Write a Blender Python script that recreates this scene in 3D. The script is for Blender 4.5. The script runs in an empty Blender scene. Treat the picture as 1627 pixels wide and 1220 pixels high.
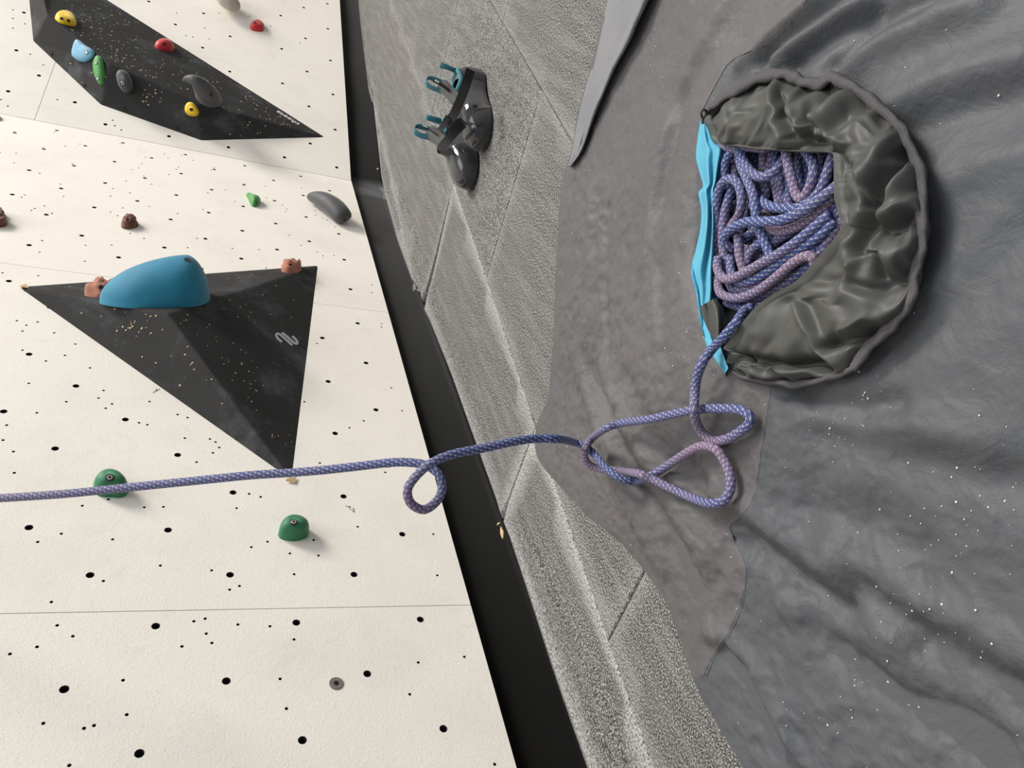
import bpy, bmesh, math, random
import numpy as np
from mathutils import Vector, Matrix
from mathutils.geometry import delaunay_2d_cdt
from mathutils.bvhtree import BVHTree
random.seed(7)
S = bpy.context.scene
COL = S.collection
# ------------------------------------------------------------------ camera (phone held sideways, looking down at the mat)
RM = np.array([[-0.26391942, -0.55784305, 0.78686572],
               [-0.2804463, 0.82492573, 0.49076208],
               [-0.922874, -0.09115194, -0.37415894]])
CAM = np.array([0, 0, 0.575])
cd = bpy.data.cameras.new('camera')
cam = bpy.data.objects.new('camera', cd)
COL.objects.link(cam)
cd.sensor_fit = 'HORIZONTAL'; cd.sensor_width = 36; cd.lens = 1212 / 1627 * 36
cd.clip_start = 0.02
m = Matrix.Identity(4)
for r in range(3):
    m[r][0] = RM[r, 0]; m[r][1] = -RM[r, 1]; m[r][2] = -RM[r, 2]; m[r][3] = CAM[r]
cam.matrix_world = m
S.camera = cam
# ------------------------------------------------------------------ light: hall daylight + high overhead lamps
w = bpy.data.worlds.new('hall'); S.world = w; w.use_nodes = True
bg = w.node_tree.nodes['Background']
bg.inputs[0].default_value = (0.93, 0.96, 1.0, 1); bg.inputs[1].default_value = 0.40


def area(name, loc, target, size, energy, col):
    ld = bpy.data.lights.new(name, 'AREA'); ld.shape = 'RECTANGLE'
    ld.size, ld.size_y = size; ld.energy = energy; ld.color = col
    o = bpy.data.objects.new(name, ld); COL.objects.link(o)
    o.location = loc
    o.rotation_euler = (Vector(target) - Vector(loc)).to_track_quat('-Z', 'Y').to_euler()
    return o


area('hall_lamp', (8.2, -5.0, 9.2), (2.2, 0.9, 0.5), (3.6, 3.6), 1550, (1.0, 0.95, 0.87))
area('roof_window', (1.6, -1.1, 5.5), (2.0, 0.6, 0.2), (3.5, 3.0), 160, (0.97, 0.98, 1.0))
vs = S.view_settings
vs.view_transform = 'Standard'; vs.look = 'None'; vs.gamma = 1; vs.use_curve_mapping = False
vs.exposure = 0.0


# ------------------------------------------------------------------ picture ray -> point on a real plane
def ray(x, y):
    return RM @ np.array([(x - 813.5) / 1212, (y - 610) / 1212, 1.0])


def P(x, y, z=0.0):
    r = ray(x, y); return CAM + r * (z - CAM[2]) / r[2]


def DP(x, y, d):
    return CAM + ray(x, y) * d


class Plane:
    def __init__(s, o, e1, e2, n=None):
        s.o = np.array(o, float); s.e1 = np.array(e1, float); s.e1 /= np.linalg.norm(s.e1)
        nn = np.cross(s.e1, np.array(e2, float)) if n is None else np.array(n, float)
        nn /= np.linalg.norm(nn)
        if nn @ (CAM - s.o) < 0: nn = -nn
        s.n = nn; s.e2 = np.cross(nn, s.e1)
    def at(s, x, y, off=0.0):
        r = ray(x, y); return CAM + r * ((s.o + off * s.n - CAM) @ s.n) / (r @ s.n)
    def uv(s, p):
        d = np.asarray(p) - s.o; return d @ s.e1, d @ s.e2
    def pt(s, u, v, off=0.0):
        return s.o + s.e1 * u + s.e2 * v + s.n * off


TH = math.radians(17.8)
E0 = np.array([2.973, 0.99, 0.109])
WL = Plane((0, 0.99, 0), (1, 0, 0), (0, 0, 1))           # e2 = +/-z
WR = Plane(E0 * [1, 1, 0], (math.cos(TH), -math.sin(TH), 0), (0, 0, 1))


# ------------------------------------------------------------------ materials
def lin(c):
    return tuple(((v / 255) / 12.92 if v / 255 <= .04045 else ((v / 255 + .055) / 1.055) ** 2.4) for v in c)


class NT:
    def __init__(s, name):
        s.m = bpy.data.materials.new(name); s.m.use_nodes = True
        s.t = s.m.node_tree; s.b = s.t.nodes['Principled BSDF']
    def n(s, typ, **kw):
        nd = s.t.nodes.new(typ)
        for k, v in kw.items():
            if k[0] == 'i' and k[1:].isdigit():
                s.inp(nd, int(k[1:]), v)
            else: setattr(nd, k, v)
        return nd
    def inp(s, nd, i, v):
        if isinstance(v, bpy.types.NodeSocket): s.t.links.new(v, nd.inputs[i])
        else: nd.inputs[i].default_value = v
    def math(s, op, a, b=0.0, c=0.0):
        nd = s.n('ShaderNodeMath', operation=op); s.inp(nd, 0, a); s.inp(nd, 1, b); s.inp(nd, 2, c); return nd.outputs[0]
    def coord(s, which='Object'):
        return s.n('ShaderNodeTexCoord').outputs[which]
    def noise(s, vec, scale, detail=3, rough=.55, dist=0.0):
        nd = s.n('ShaderNodeTexNoise'); s.t.links.new(vec, nd.inputs['Vector'])
        nd.inputs['Scale'].default_value = scale; nd.inputs['Detail'].default_value = detail
        nd.inputs['Roughness'].default_value = rough; nd.inputs['Distortion'].default_value = dist
        return nd.outputs['Fac']
    def ramp(s, fac, stops):
        nd = s.n('ShaderNodeValToRGB'); s.t.links.new(fac, nd.inputs[0])
        el = nd.color_ramp.elements
        while len(el) < len(stops): el.new(.5)
        for e, (p, c) in zip(el, stops):
            e.position = p; e.color = (c[0], c[1], c[2], 1) if not isinstance(c, float) else (c, c, c, 1)
        return nd.outputs[0]
    def mix(s, fac, a, b, mode='MIX'):
        nd = s.n('ShaderNodeMix', data_type='RGBA', blend_type=mode)
        s.inp(nd, 0, fac)
        for i, v in ((6, a), (7, b)):
            if isinstance(v, bpy.types.NodeSocket): s.t.links.new(v, nd.inputs[i])
            else: nd.inputs[i].default_value = (v[0], v[1], v[2], 1)
        return nd.outputs[2]
    def bump(s, h, strength, dist):
        nd = s.n('ShaderNodeBump'); s.t.links.new(h, nd.inputs['Height'])
        nd.inputs['Strength'].default_value = strength; nd.inputs['Distance'].default_value = dist
        s.t.links.new(nd.outputs[0], s.b.inputs['Normal'])
        return nd
    def col(s, v):
        if isinstance(v, bpy.types.NodeSocket): s.t.links.new(v, s.b.inputs['Base Color'])
        else: s.b.inputs['Base Color'].default_value = (v[0], v[1], v[2], 1)
    def rough(s, v):
        s.b.inputs['Roughness'].default_value = v


def simple(name, rgb, rough=.6, var=.12, scale=60, bump=.15, bd=.0006, metal=0.0, spec=.5):
    t = NT(name); c = lin(rgb); co = t.coord()
    n = t.noise(co, scale, 4)
    t.col(t.ramp(n, [(.25, tuple(v * (1 - var) for v in c)), (.75, tuple(min(1, v * (1 + var)) for v in c))]))
    t.rough(rough); t.b.inputs['Metallic'].default_value = metal
    t.b.inputs['Specular IOR Level'].default_value = spec
    t.b.inputs['Sheen Weight'].default_value = .25; t.b.inputs['Sheen Roughness'].default_value = .45
    if bump: t.bump(t.noise(co, scale * 9, 2), bump, bd)
    return t.m


def mk_wall():
    t = NT('textured_white_paint'); co = t.coord()
    base = t.mix(t.noise(co, 5, 4), lin((237, 231, 221)), lin((244, 238, 229)))
    d1 = t.ramp(t.noise(co, 3.2, 6, .65), [(.5, 0.0), (.78, 1.0)])
    c = t.mix(t.math('MULTIPLY', d1, .35), base, lin((206, 198, 190)))
    d2 = t.ramp(t.noise(co, 11, 5, .7, .6), [(.58, 0.0), (.8, 1.0)])
    c = t.mix(t.math('MULTIPLY', d2, .3), c, lin((196, 194, 192)))
    g = t.ramp(t.noise(co, 420, 2, .6), [(.3, .0), (.42, 1.0)])
    c = t.mix(g, t.mix(.3, c, lin((176, 166, 152))), c)
    t.col(c); t.rough(.85)
    h = t.math('ADD', t.noise(co, 330, 3, .6), t.math('MULTIPLY', t.noise(co, 90, 2), .5))
    t.bump(h, .35, .0012)
    return t.m


def mk_carpet():
    t = NT('speckled_grey_carpet'); co = t.coord()
    mp = t.n('ShaderNodeMapping'); t.t.links.new(co, mp.inputs[0]); mp.inputs['Scale'].default_value = (1.0, 0.75, 1)
    v = mp.outputs[0]
    sp = t.noise(v, 470, 2, .65)
    c = t.ramp(sp, [(.36, lin((26, 25, 24))), (.5, lin((82, 81, 80))), (.64, lin((182, 181, 178)))])
    mp2 = t.n('ShaderNodeMapping'); t.t.links.new(co, mp2.inputs[0]); mp2.inputs['Scale'].default_value = (1.0, 9, 1)
    st = t.noise(mp2.outputs[0], 5, 5, .65)
    c = t.mix(t.math('MULTIPLY', t.ramp(st, [(.45, 0.0), (.8, 1.0)]), .3), c, lin((176, 174, 170)))
    bl = t.noise(co, 3, 3)
    c = t.mix(t.math('MULTIPLY', t.ramp(bl, [(.4, 0.0), (.7, 1.0)]), .3), c, lin((112, 106, 98)))
    # chalk dust rubbed into the joints (mask stored on the mesh)
    at = t.n('ShaderNodeAttribute', attribute_name='worn_edge')
    dust = t.math('MULTIPLY', at.outputs['Fac'], t.ramp(t.noise(co, 260, 2), [(.35, 0.0), (.6, 1.0)]))
    c = t.mix(t.math('MULTIPLY', dust, .6), c, lin((214, 213, 210)))
    t.col(c); t.rough(.95); t.b.inputs['Specular IOR Level'].default_value = .15
    t.bump(sp, .3, .0015)
    return t.m


def mk_cloth(name, c1, c2, bumps=.5, fine=140, rough=.6, other=None, spec=.35):
    t = NT(name); co = t.coord()
    c = t.mix(t.ramp(t.noise(co, 3.5, 4, .6), [(.35, 0.0), (.68, 1.0)]), lin(c1), lin(c2))
    if other:
        c = t.mix(t.n('ShaderNodeAttribute', attribute_name='side_panel').outputs['Fac'], c, t.mix(t.noise(co, 4, 4), lin(other[0]), lin(other[1])))
    sm = t.ramp(t.noise(co, 14, 6, .7, .5), [(.55, 0.0), (.85, 1.0)])
    c = t.mix(t.math('MULTIPLY', sm, .12), c, lin((150, 146, 142)))
    t.col(c); t.rough(rough)
    t.b.inputs['Specular IOR Level'].default_value = spec
    a = t.noise(co, fine * .28, 5, .62, .9)
    h = t.math('ADD', a, t.math('MULTIPLY', t.noise(co, fine, 4, .6, .6), .25))
    t.bump(h, bumps, .0035)
    return t.m


def mk_volume():
    t = NT('gritty_black_volume_paint'); co = t.coord()
    c = t.mix(t.noise(co, 7, 5, .6), lin((43, 42, 42)), lin((60, 60, 60)))
    ch = t.ramp(t.noise(co, 6, 6, .72, .4), [(.52, 0.0), (.82, 1.0)])
    c = t.mix(t.math('MULTIPLY', ch, .42), c, lin((128, 130, 136)))
    t.col(c); t.rough(.8); t.b.inputs['Specular IOR Level'].default_value = .12
    t.bump(t.noise(co, 380, 3), .3, .001)
    return t.m


def mk_rope():
    t = NT('braided_rope_sheath')
    uv = t.n('ShaderNodeUVMap').outputs[0]
    sx = t.n('ShaderNodeSeparateXYZ'); t.t.links.new(uv, sx.inputs[0])
    u, v = sx.outputs[0], sx.outputs[1]
    c16 = t.math('MULTIPLY', v, 24.0)
    colm = t.math('FLOOR', c16); fr = t.math('FRACT', c16)
    par = t.math('MODULO', colm, 2.0)
    sl = t.math('ADD', t.math('MULTIPLY', par, t.math('SUBTRACT', 1.0, t.math('MULTIPLY', fr, 2.0))), fr)   # slant flips on odd columns
    s = t.math('ADD', t.math('MULTIPLY', u, 1 / .0027), t.math('ADD', t.math('MULTIPLY', sl, .8), t.math('MULTIPLY', par, .45)))
    sf = t.math('FRACT', s); sid = t.math('FLOOR', s)
    gap = t.math('MULTIPLY', t.ramp(sf, [(.0, 0.0), (.16, 1.0), (.84, 1.0), (1.0, 0.0)]), t.ramp(fr, [(0.0, .0), (.2, 1.0), (.8, 1.0), (1.0, .0)]))
    # yarn colours: blue, pale lilac and rose in repeating carriers
    car = t.math('MODULO', t.math('ADD', colm, t.math('MULTIPLY', sid, 3.0)), 4.0)
    light = t.math('LESS_THAN', car, .5)
    rose = t.math('COMPARE', car, 2.0, .4)
    zone = t.n('ShaderNodeAttribute', attribute_name='rose').outputs['Fac']
    base = t.mix(zone, lin((66, 90, 158)), lin((124, 104, 142)))
    rosec = t.mix(zone, lin((82, 98, 158)), lin((196, 148, 156)))
    c = t.mix(rose, base, rosec)
    c = t.mix(light, c, lin((196, 194, 208)))
    c = t.mix(gap, lin((20, 24, 50)), c)
    t.col(c); t.rough(.6); t.b.inputs['Specular IOR Level'].default_value = .4
    t.bump(gap, .5, .0007)
    return t.m


M = dict(
    wall=mk_wall(), carpet=mk_carpet(), volume=mk_volume(), rope=mk_rope(),
    sheet=mk_cloth('grey_nylon_cloth', (95, 92, 92), (90, 88, 90), .55, 140, .55, ((84, 84, 85), (77, 81, 87))),
    lining=mk_cloth('grey_satin_cloth', (78, 78, 74), (70, 71, 70), .08, 60, .5, None, .32),
    hem=mk_cloth('grey_woven_tape', (84, 80, 82), (78, 76, 79), .5, 400, .8),
    tealcloth=mk_cloth('teal_lining_cloth', (94, 176, 202), (78, 158, 186), .15, 90, .6),
    foldcloth=mk_cloth('pale_grey_folded_nylon', (128, 127, 130), (112, 114, 120), .55),
    black=simple('black_rubber_skirt', (11, 10, 9), .9, .25, 8, .1, spec=.02),
    void=simple('dark_void', (8, 8, 8), .9, .1, 5, 0),
    chip=simple('bare_plywood_chip', (190, 168, 128), .8, .3, 200, 0),
    foam=simple('torn_foam', (206, 178, 128), .9, .25, 150, .4, .002),
    chalk=simple('chalk_fleck', (222, 222, 222), .9, .1, 50, 0),
    mark=simple('pale_grey_print', (164, 166, 172), .7, .08, 100, 0),
    whiteprint=simple('white_print', (225, 225, 222), .7, .05, 100, 0),
    pencil=simple('pencil_mark', (96, 92, 88), .8, .1, 100, 0),
    steel=simple('worn_steel', (190, 188, 184), .35, .1, 100, 0, metal=.8),
    zinc=simple('dull_zinc_washer', (122, 116, 110), .6, .2, 120, .2, metal=.2),
    yellow=simple('yellow_resin', (234, 196, 24), .5, .1, 60, .15),
    red=simple('red_resin', (188, 30, 38), .5, .1, 60, .15),
    paleblue=simple('pale_blue_resin', (112, 168, 196), .55, .12, 40, .2),
    greenv=simple('green_resin', (66, 140, 62), .55, .12, 40, .2),
    jade=simple('jade_green_resin', (38, 116, 76), .55, .12, 40, .3),
    teal=simple('teal_resin', (16, 120, 150), .7, .14, 30, .3),
    brown=simple('brown_resin', (112, 66, 50), .7, .2, 50, .3),
    terra=simple('terracotta_resin', (164, 104, 82), .75, .12, 50, .3),
    charcoal=simple('charcoal_resin', (66, 66, 68), .6, .14, 40, .25),
    greyhold=simple('pale_grey_resin', (178, 172, 158), .75, .14, 40, .25),
    rubber=simple('glossy_dark_rubber', (50, 50, 52), .16, .2, 30, .05),
    sole=simple('black_rubber_sole', (22, 22, 23), .5, .2, 30, .1),
    suede=simple('grey_suede', (118, 116, 114), .9, .12, 60, .3),
    darksuede=simple('dark_grey_suede', (58, 57, 58), .85, .15, 60, .3),
    web=simple('black_webbing', (17, 16, 16), .9, .2, 200, .4, spec=.1),
    tealweb=simple('teal_webbing', (38, 116, 130), .7, .15, 200, .3),
)


# ------------------------------------------------------------------ object helpers
def mesh_obj(name, verts, faces, mat, parent=None, smooth=False, uvs=None):
    me = bpy.data.meshes.new(name)
    me.from_pydata([tuple(map(float, v)) for v in verts], [], [tuple(map(int, f)) for f in faces])
    if mat: me.materials.append(mat)
    if smooth: me.polygons.foreach_set('use_smooth', [True] * len(me.polygons))
    if uvs is not None:
        l = me.uv_layers.new(name='UVMap')
        idx = np.empty(len(me.loops), np.int32); me.loops.foreach_get('vertex_index', idx)
        l.data.foreach_set('uv', np.asarray(uvs, np.float32)[idx].ravel())
    me.update()
    o = bpy.data.objects.new(name, me); COL.objects.link(o)
    if parent: attach(o, parent)
    return o


def attach(o, p):
    o.parent = p
    o.matrix_parent_inverse = parent_world(p).inverted()


def parent_world(p):
    mw = Matrix.LocRotScale(p.location, p.rotation_euler, p.scale)
    if p.parent: mw = parent_world(p.parent) @ p.matrix_parent_inverse @ mw
    return mw


def empty(name, loc=(0, 0, 0)):
    o = bpy.data.objects.new(name, None); COL.objects.link(o)
    o.location = tuple(map(float, loc)); o.empty_display_size = .05
    return o


def tag(o, label, cat, group=None):
    o['label'] = label; o['category'] = cat
    if group: o['group'] = group
    return o


def struct(o):
    o['kind'] = 'structure'; return o


def grid_faces(nu, nv, close=False):
    F = []
    for i in range(nu - 1):
        for j in range(nv if close else nv - 1):
            k = (j + 1) % nv
            F.append((i * nv + j, i * nv + k, (i + 1) * nv + k, (i + 1) * nv + j))
    return F


def catmull(pts, n, closed=False):
    """resample a smooth curve through pts to n points, even in arc length"""
    p = np.asarray(pts, float)
    if closed: q = np.vstack([p[-1], p, p[0], p[1]])
    else: q = np.vstack([2 * p[0] - p[1], p, 2 * p[-1] - p[-2]])
    out = []
    for i in range(1, len(q) - 2):
        for t in np.linspace(0, 1, 14, endpoint=False):
            a, b, c, d = q[i - 1:i + 3]
            out.append(.5 * (2 * b + (c - a) * t + (2 * a - 5 * b + 4 * c - d) * t * t + (3 * b - a - 3 * c + d) * t ** 3))
    out.append(q[-2]); out = np.array(out)
    d = np.r_[0, np.cumsum(np.linalg.norm(np.diff(out, axis=0), axis=1))]
    s = np.linspace(0, d[-1], n + 1 if closed else n)
    if closed: s = s[:-1]
    return np.array([np.interp(s, d, out[:, k]) for k in range(out.shape[1])]).T


def arclen(p):
    return np.r_[0, np.cumsum(np.linalg.norm(np.diff(p, axis=0), axis=1))]


def tube(pts, rad, sides=12, cap=True, flat=None):
    """verts, faces, uvs of a swept tube (parallel transport frame); rad scalar or array"""
    p = np.asarray(pts, float); n = len(p)
    rad = np.full(n, rad) if np.isscalar(rad) else np.asarray(rad)
    T = np.gradient(p, axis=0); T /= np.linalg.norm(T, axis=1)[:, None] + 1e-12
    N = np.cross(T[0], [0.13, .31, .94]); N /= np.linalg.norm(N)
    L = arclen(p)
    V = []; UV = []
    for i in range(n):
        N = N - T[i] * (N @ T[i]); N /= np.linalg.norm(N)
        B = np.cross(T[i], N)
        for k in range(sides + 1):
            a = 2 * math.pi * k / sides
            V.append(p[i] + rad[i] * (N * math.cos(a) + B * math.sin(a)))
            UV.append((L[i], k / sides))
    F = []
    s1 = sides + 1
    for i in range(n - 1):
        for k in range(sides):
            F.append((i * s1 + k, i * s1 + k + 1, (i + 1) * s1 + k + 1, (i + 1) * s1 + k))
    if cap:
        F.append(tuple(range(sides))[::-1]); F.append(tuple((n - 1) * s1 + k for k in range(sides)))
    return V, F, UV


def vnoise(x, y, seed=0):
    def h(i, j):
        v = np.sin(i * 127.1 + j * 311.7 + seed * 74.7) * 43758.5453
        return v - np.floor(v)
    i = np.floor(x); j = np.floor(y); fx = x - i; fy = y - j
    fx = fx * fx * (3 - 2 * fx); fy = fy * fy * (3 - 2 * fy)
    return (h(i, j) * (1 - fx) + h(i + 1, j) * fx) * (1 - fy) + (h(i, j + 1) * (1 - fx) + h(i + 1, j + 1) * fx) * fy


def fbm(x, y, o=4, seed=0):
    r = 0; a = .5
    for k in range(o):
        r = r + a * (vnoise(x, y, seed + k) - .5); x = x * 2.03 + 5.1; y = y * 2.03 + 1.7; a *= .5
    return r


def seg_d(x, y, a, b):
    ax, ay = a; bx, by = b
    dx, dy = bx - ax, by - ay
    t = np.clip(((x - ax) * dx + (y - ay) * dy) / (dx * dx + dy * dy), 0, 1)
    return np.hypot(x - ax - t * dx, y - ay - t * dy), t


def folds(x, y, lst):
    z = 0
    for pts, wd, hh in lst:
        d = None
        for a, b in zip(pts[:-1], pts[1:]):
            q, _ = seg_d(x, y, a, b)
            d = q if d is None else np.minimum(d, q)
        z = z + hh * np.exp(-(d / wd) ** 2)
    return z


def inside(poly, x, y):
    c = False; n = len(poly)
    for i in range(n):
        x1, y1 = poly[i]; x2, y2 = poly[i - 1]
        if (y1 > y) != (y2 > y) and x < (x2 - x1) * (y - y1) / (y2 - y1) + x1: c = not c
    return c


# ------------------------------------------------------------------ walls: plywood panels with drilled holes
def panel(name, pl, outline, holes, parent, thick=.018):
    """outline in plane (u,v); holes (u,v,r,sides); real drilled holes"""
    V2 = []; E = []
    def loop(pts):
        s = len(V2); V2.extend([Vector(p) for p in pts])
        E.extend([(s + i, s + (i + 1) % len(pts)) for i in range(len(pts))])
        return list(range(s, s + len(pts)))
    lo = loop(outline)
    hl = []
    for (u, v, r, k) in holes:
        hl.append(loop([(u + r * math.cos(2 * math.pi * i / k), v + r * math.sin(2 * math.pi * i / k)) for i in range(k)]))
    vo, eo, fo, ov, oe, of = delaunay_2d_cdt(V2, E, [], 1, 1e-6)
    keep = []
    hh = np.array([(h[0], h[1], h[2]) for h in holes]) if holes else np.zeros((0, 3))
    for f in fo:
        c = sum((vo[i] for i in f), Vector((0, 0))) / len(f)
        if len(hh) and np.any(np.hypot(hh[:, 0] - c.x, hh[:, 1] - c.y) < hh[:, 2] * .98): continue
        keep.append(f)
    verts = [pl.pt(v.x, v.y) for v in vo]
    faces = list(map(tuple, keep))
    nflat = None
    for lp in [lo] + hl:
        if lp is not lo and nflat is None: nflat = len(faces)
        s = len(verts)
        for i in lp: verts.append(pl.pt(V2[i].x, V2[i].y, 0))
        dep = thick
        for i in lp: verts.append(pl.pt(V2[i].x, V2[i].y, -dep))
        n = len(lp)
        for i in range(n): faces.append((s + i, s + (i + 1) % n, s + n + (i + 1) % n, s + n + i))
    o = mesh_obj(name, verts, faces, M['wall'], parent)
    o.data.materials.append(M['void'])  # dark hole walls: the shade inside the holes is put into the colour
    if nflat is not None:
        mi = np.zeros(len(faces), np.int32); mi[nflat:] = 1
        o.data.polygons.foreach_set('material_index', mi)
    return o


sgL = 1 if WL.e2[2] > 0 else -1
sgR = 1 if WR.e2[2] > 0 else -1
wall_left = struct(empty('wall_left', (1.5, 0.99, 0)))
wall_right = struct(empty('wall_right', tuple(E0 * [1, 1, 0])))

# T-nut grid of the left facet: 10 cm half step, staggered
ref = WL.at(46, 838)
nutsL = []
for i in range(-26, 8):
    for j in range(-20, 12):
        if (i + j) % 2 == 0:
            x = ref[0] - j * .1 * .996; z = ref[2] - i * .1004
            nutsL.append((x, z))
small_px = []
for x, y in [(283, 139), (174, 177), (520, 165), (740, 286), (477, 357), (977, 308), (1060, 397), (1042, 390), (1105, 380), (1358, 326), (1160, 201), (1235, 176), (1338, 230), (1448, 168), (1470, 240), (887, 478), (237, 454), (207, 475), (447, 500), (264, 562), (336, 612), (171, 661), (46, 694), (895, 543), (947, 531), (952, 600), (978, 643), (840, 659), (1098, 558), (1246, 566), (1357, 627), (568, 815), (1293, 809), (585, 974), (1322, 946), (200, 1014), (388, 1037), (434, 1024), (320, 1208), (380, 10), (666, 17), (754, 15), (1092, 21)]:
    small_px.append((x / 2.905, 800 + y / 2.905, .0026))
for x, y in [(315, 107), (664, 141), (682, 331), (594, 733), (807, 707), (555, 880), (947, 1203)]:
    small_px.append((460 + x / 2.905, 800 + y / 2.905, .0026))
for x, y in [(78, 376), (174, 382), (122, 397), (104, 424), (250, 432), (104, 512), (300, 536), (348, 484), (212, 562), (416, 594), (133, 665), (478, 698), (455, 733), (306, 750), (488, 780), (517, 760), (170, 801), (31, 858), (642, 847), (680, 856), (690, 749), (820, 809), (866, 823), (853, 918), (969, 922), (995, 936), (1012, 961), (983, 986), (907, 1029), (14, 927), (62, 980), (66, 1078), (500, 1200), (1150, 1175), (1203, 1189), (177, 168), (145, 130), (12, 155), (1464, 481), (1405, 750), (1390, 28), (1278, 45), (395, 28), (515, 27), (183, 60)]:
    small_px.append((x / 2.905, 380 + y / 2.905, .0028))
for x, y in [(67, 607), (250, 610), (198, 680), (300, 675), (370, 665), (555, 663), (335, 756), (640, 775), (665, 813), (780, 805), (183, 800), (130, 778), (435, 950), (240, 985), (510, 905), (600, 890), (990, 775), (1130, 848), (1260, 828), (1265, 920), (1225, 860), (665, 1100), (820, 985), (390, 1132), (515, 1130), (195, 1110), (160, 962), (205, 950), (100, 910), (910, 1100), (960, 890), (700, 850)]:
    small_px.append((x / 2.905, y / 2.905, .0032))
for x, y in [(382, 152), (425, 332), (425, 347), (380, 188), (470, 628), (520, 733), (343, 780), (277, 812), (140, 975), (442, 1018)]:
    small_px.append((460 + x / 2.905, 400 + y / 2.905, .0028))
rnd = random.Random(3)
smallL = []
for x, y, r in small_px:
    p = WL.at(x, y); smallL.append((p[0], p[2], r))
for k in range(60):
    smallL.append((rnd.uniform(1.95, 2.9), rnd.uniform(.2, 1.3), .003))
xs = [-.35, .85, 1.902, 2.973]
for a, b in zip(xs[:-1], xs[1:]):
    hs = []
    for x, z in nutsL:
        if a + .02 < x < b - .02 and .14 < z < 2.45: hs.append((x, sgL * z, .0062, 10))
    for x, z, r in smallL:
        if a + .012 < x < b - .012 and .12 < z < 2.45 and all(math.hypot(x - h[0], z - sgL * h[1]) > h[2] + r + .003 for h in hs):
            hs.append((x, sgL * z, r, 6))
    g = .0008
    z0, z1 = .109, 2.5
    panel('panel', WL, [(a + g, sgL * z0), (b - g, sgL * z0), (b - g, sgL * z1), (a + g, sgL * z1)], hs, wall_left)
mesh_obj('shade_backing', [WL.pt(-.35, sgL * .03, -.03), WL.pt(2.96, sgL * .03, -.03), WL.pt(2.96, sgL * 2.5, -.03), WL.pt(-.35, sgL * 2.5, -.03)], [(0, 1, 2, 3)], M['void'], wall_left)  # unseen black sheet, added so the drilled holes look dark

# right facet: holes where the photo shows them
bigR = [(26, 80), (62, 120), (13, 145), (51.6, 177.6), (119, 162.5), (167.6, 197.6), (268.5, 216.5), (363, 234), (452, 250), (535, 266), (493, 228), (532.5, 206), (491, 169), (529, 150), (488, 113.6), (449, 132.5), (525, 96), (485.4, 61), (447.5, 77.5), (365, 113.6), (521, 45.8), (482.6, 12), (446, 24.8), (365.6, 57.8), (323.6, 21.3), (278.8, 38.9), (322, 75.7), (236.5, 2.4), (38, 20)]
smR = [(60, 85), (60, 130), (55, 90), (200, 300), (1012, 62), (945, 130), (965, 180), (890, 170), (860, 165), (36, 490), (5, 460), (265, 460), (520, 555), (530, 580), (60, 45), (115, 110), (1150, 75), (1250, 120), (1385, 200), (815, 60), (140, 250), (190, 420), (560, 600)]
hR = []
for x, y in bigR:
    u, v = WR.uv(WR.at(x, y)); hR.append((u, v, .0068, 10))
for x, y in smR:
    u, v = WR.uv(WR.at(x / 2.905, y / 2.905))
    if all(math.hypot(u - h[0], v - h[1]) > h[2] + .007 for h in hR): hR.append((u, v, .0036, 6))
# a few more T-nuts beyond the frame, same stagger
for j in range(10, 24):
    for i in range(0, 12):
        if (i + j) % 2 == 0: hR.append((.053 + .1345 * j, sgR * (.173 + .103 * i), .0068, 10))
zs = WR.at(65, 190)[2]; zs = .5 * (zs + WR.at(78, 100)[2])
for z0, z1, dz in ((.109, zs, .0), (zs, 2.5, .0)):
    g = .0008
    hs = [h for h in hR if z0 + .015 < sgR * h[1] < z1 - .015 and .012 < h[0] < 2.9]
    panel('panel', WR, [(.002, sgR * (z0 + g)), (3.0, sgR * (z0 + g)), (3.0, sgR * (z1 - g)), (.002, sgR * (z1 - g))], hs, wall_right)
mesh_obj('shade_backing', [WR.pt(.0, sgR * .03, -.03), WR.pt(3.0, sgR * .03, -.03), WR.pt(3.0, sgR * 2.5, -.03), WR.pt(.0, sgR * 2.5, -.03)], [(0, 1, 2, 3)], M['void'], wall_right)  # black sheet added behind this facet too, to darken its holes


def strip_board(name, pl, u0, u1, z0, z1, off, th, sg, bulge=0.0):
    nu = 40; V = []; 
    for i in range(nu):
        u = u0 + (u1 - u0) * i / (nu - 1)
        for k in range(7):
            f = k / 6
            V.append(pl.pt(u, sg * (z0 + (z1 - z0) * f), off + bulge * math.sin(math.pi * f) + .0012 * math.sin(u * 9)))
    for i in range(nu):
        u = u0 + (u1 - u0) * i / (nu - 1)
        for k in range(7):
            f = k / 6
            V.append(pl.pt(u, sg * (z0 + (z1 - z0) * f), off - th))
    F = grid_faces(nu, 7); n = nu * 7
    F += [tuple(n + i for i in f[::-1]) for f in F]
    for i in range(nu - 1):
        F.append((i * 7, (i + 1) * 7, n + (i + 1) * 7, n + i * 7)); F.append((i * 7 + 6, (i + 1) * 7 + 6, n + (i + 1) * 7 + 6, n + i * 7 + 6))
    for k in range(6):
        F.append((k, k + 1, n + k + 1, n + k)); q = (nu - 1) * 7
        F.append((q + k, q + k + 1, n + q + k + 1, n + q + k))
    return struct(mesh_obj(name, V, F, M['black'], None, True))


strip_board('baseboard_left', WL, -.35, 2.955, -.03, .125, -.019, .006, sgL, .004)
strip_board('baseboard_right', WR, -.01, 3.0, -.03, .125, -.0215, .005, sgR, .0)

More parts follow.
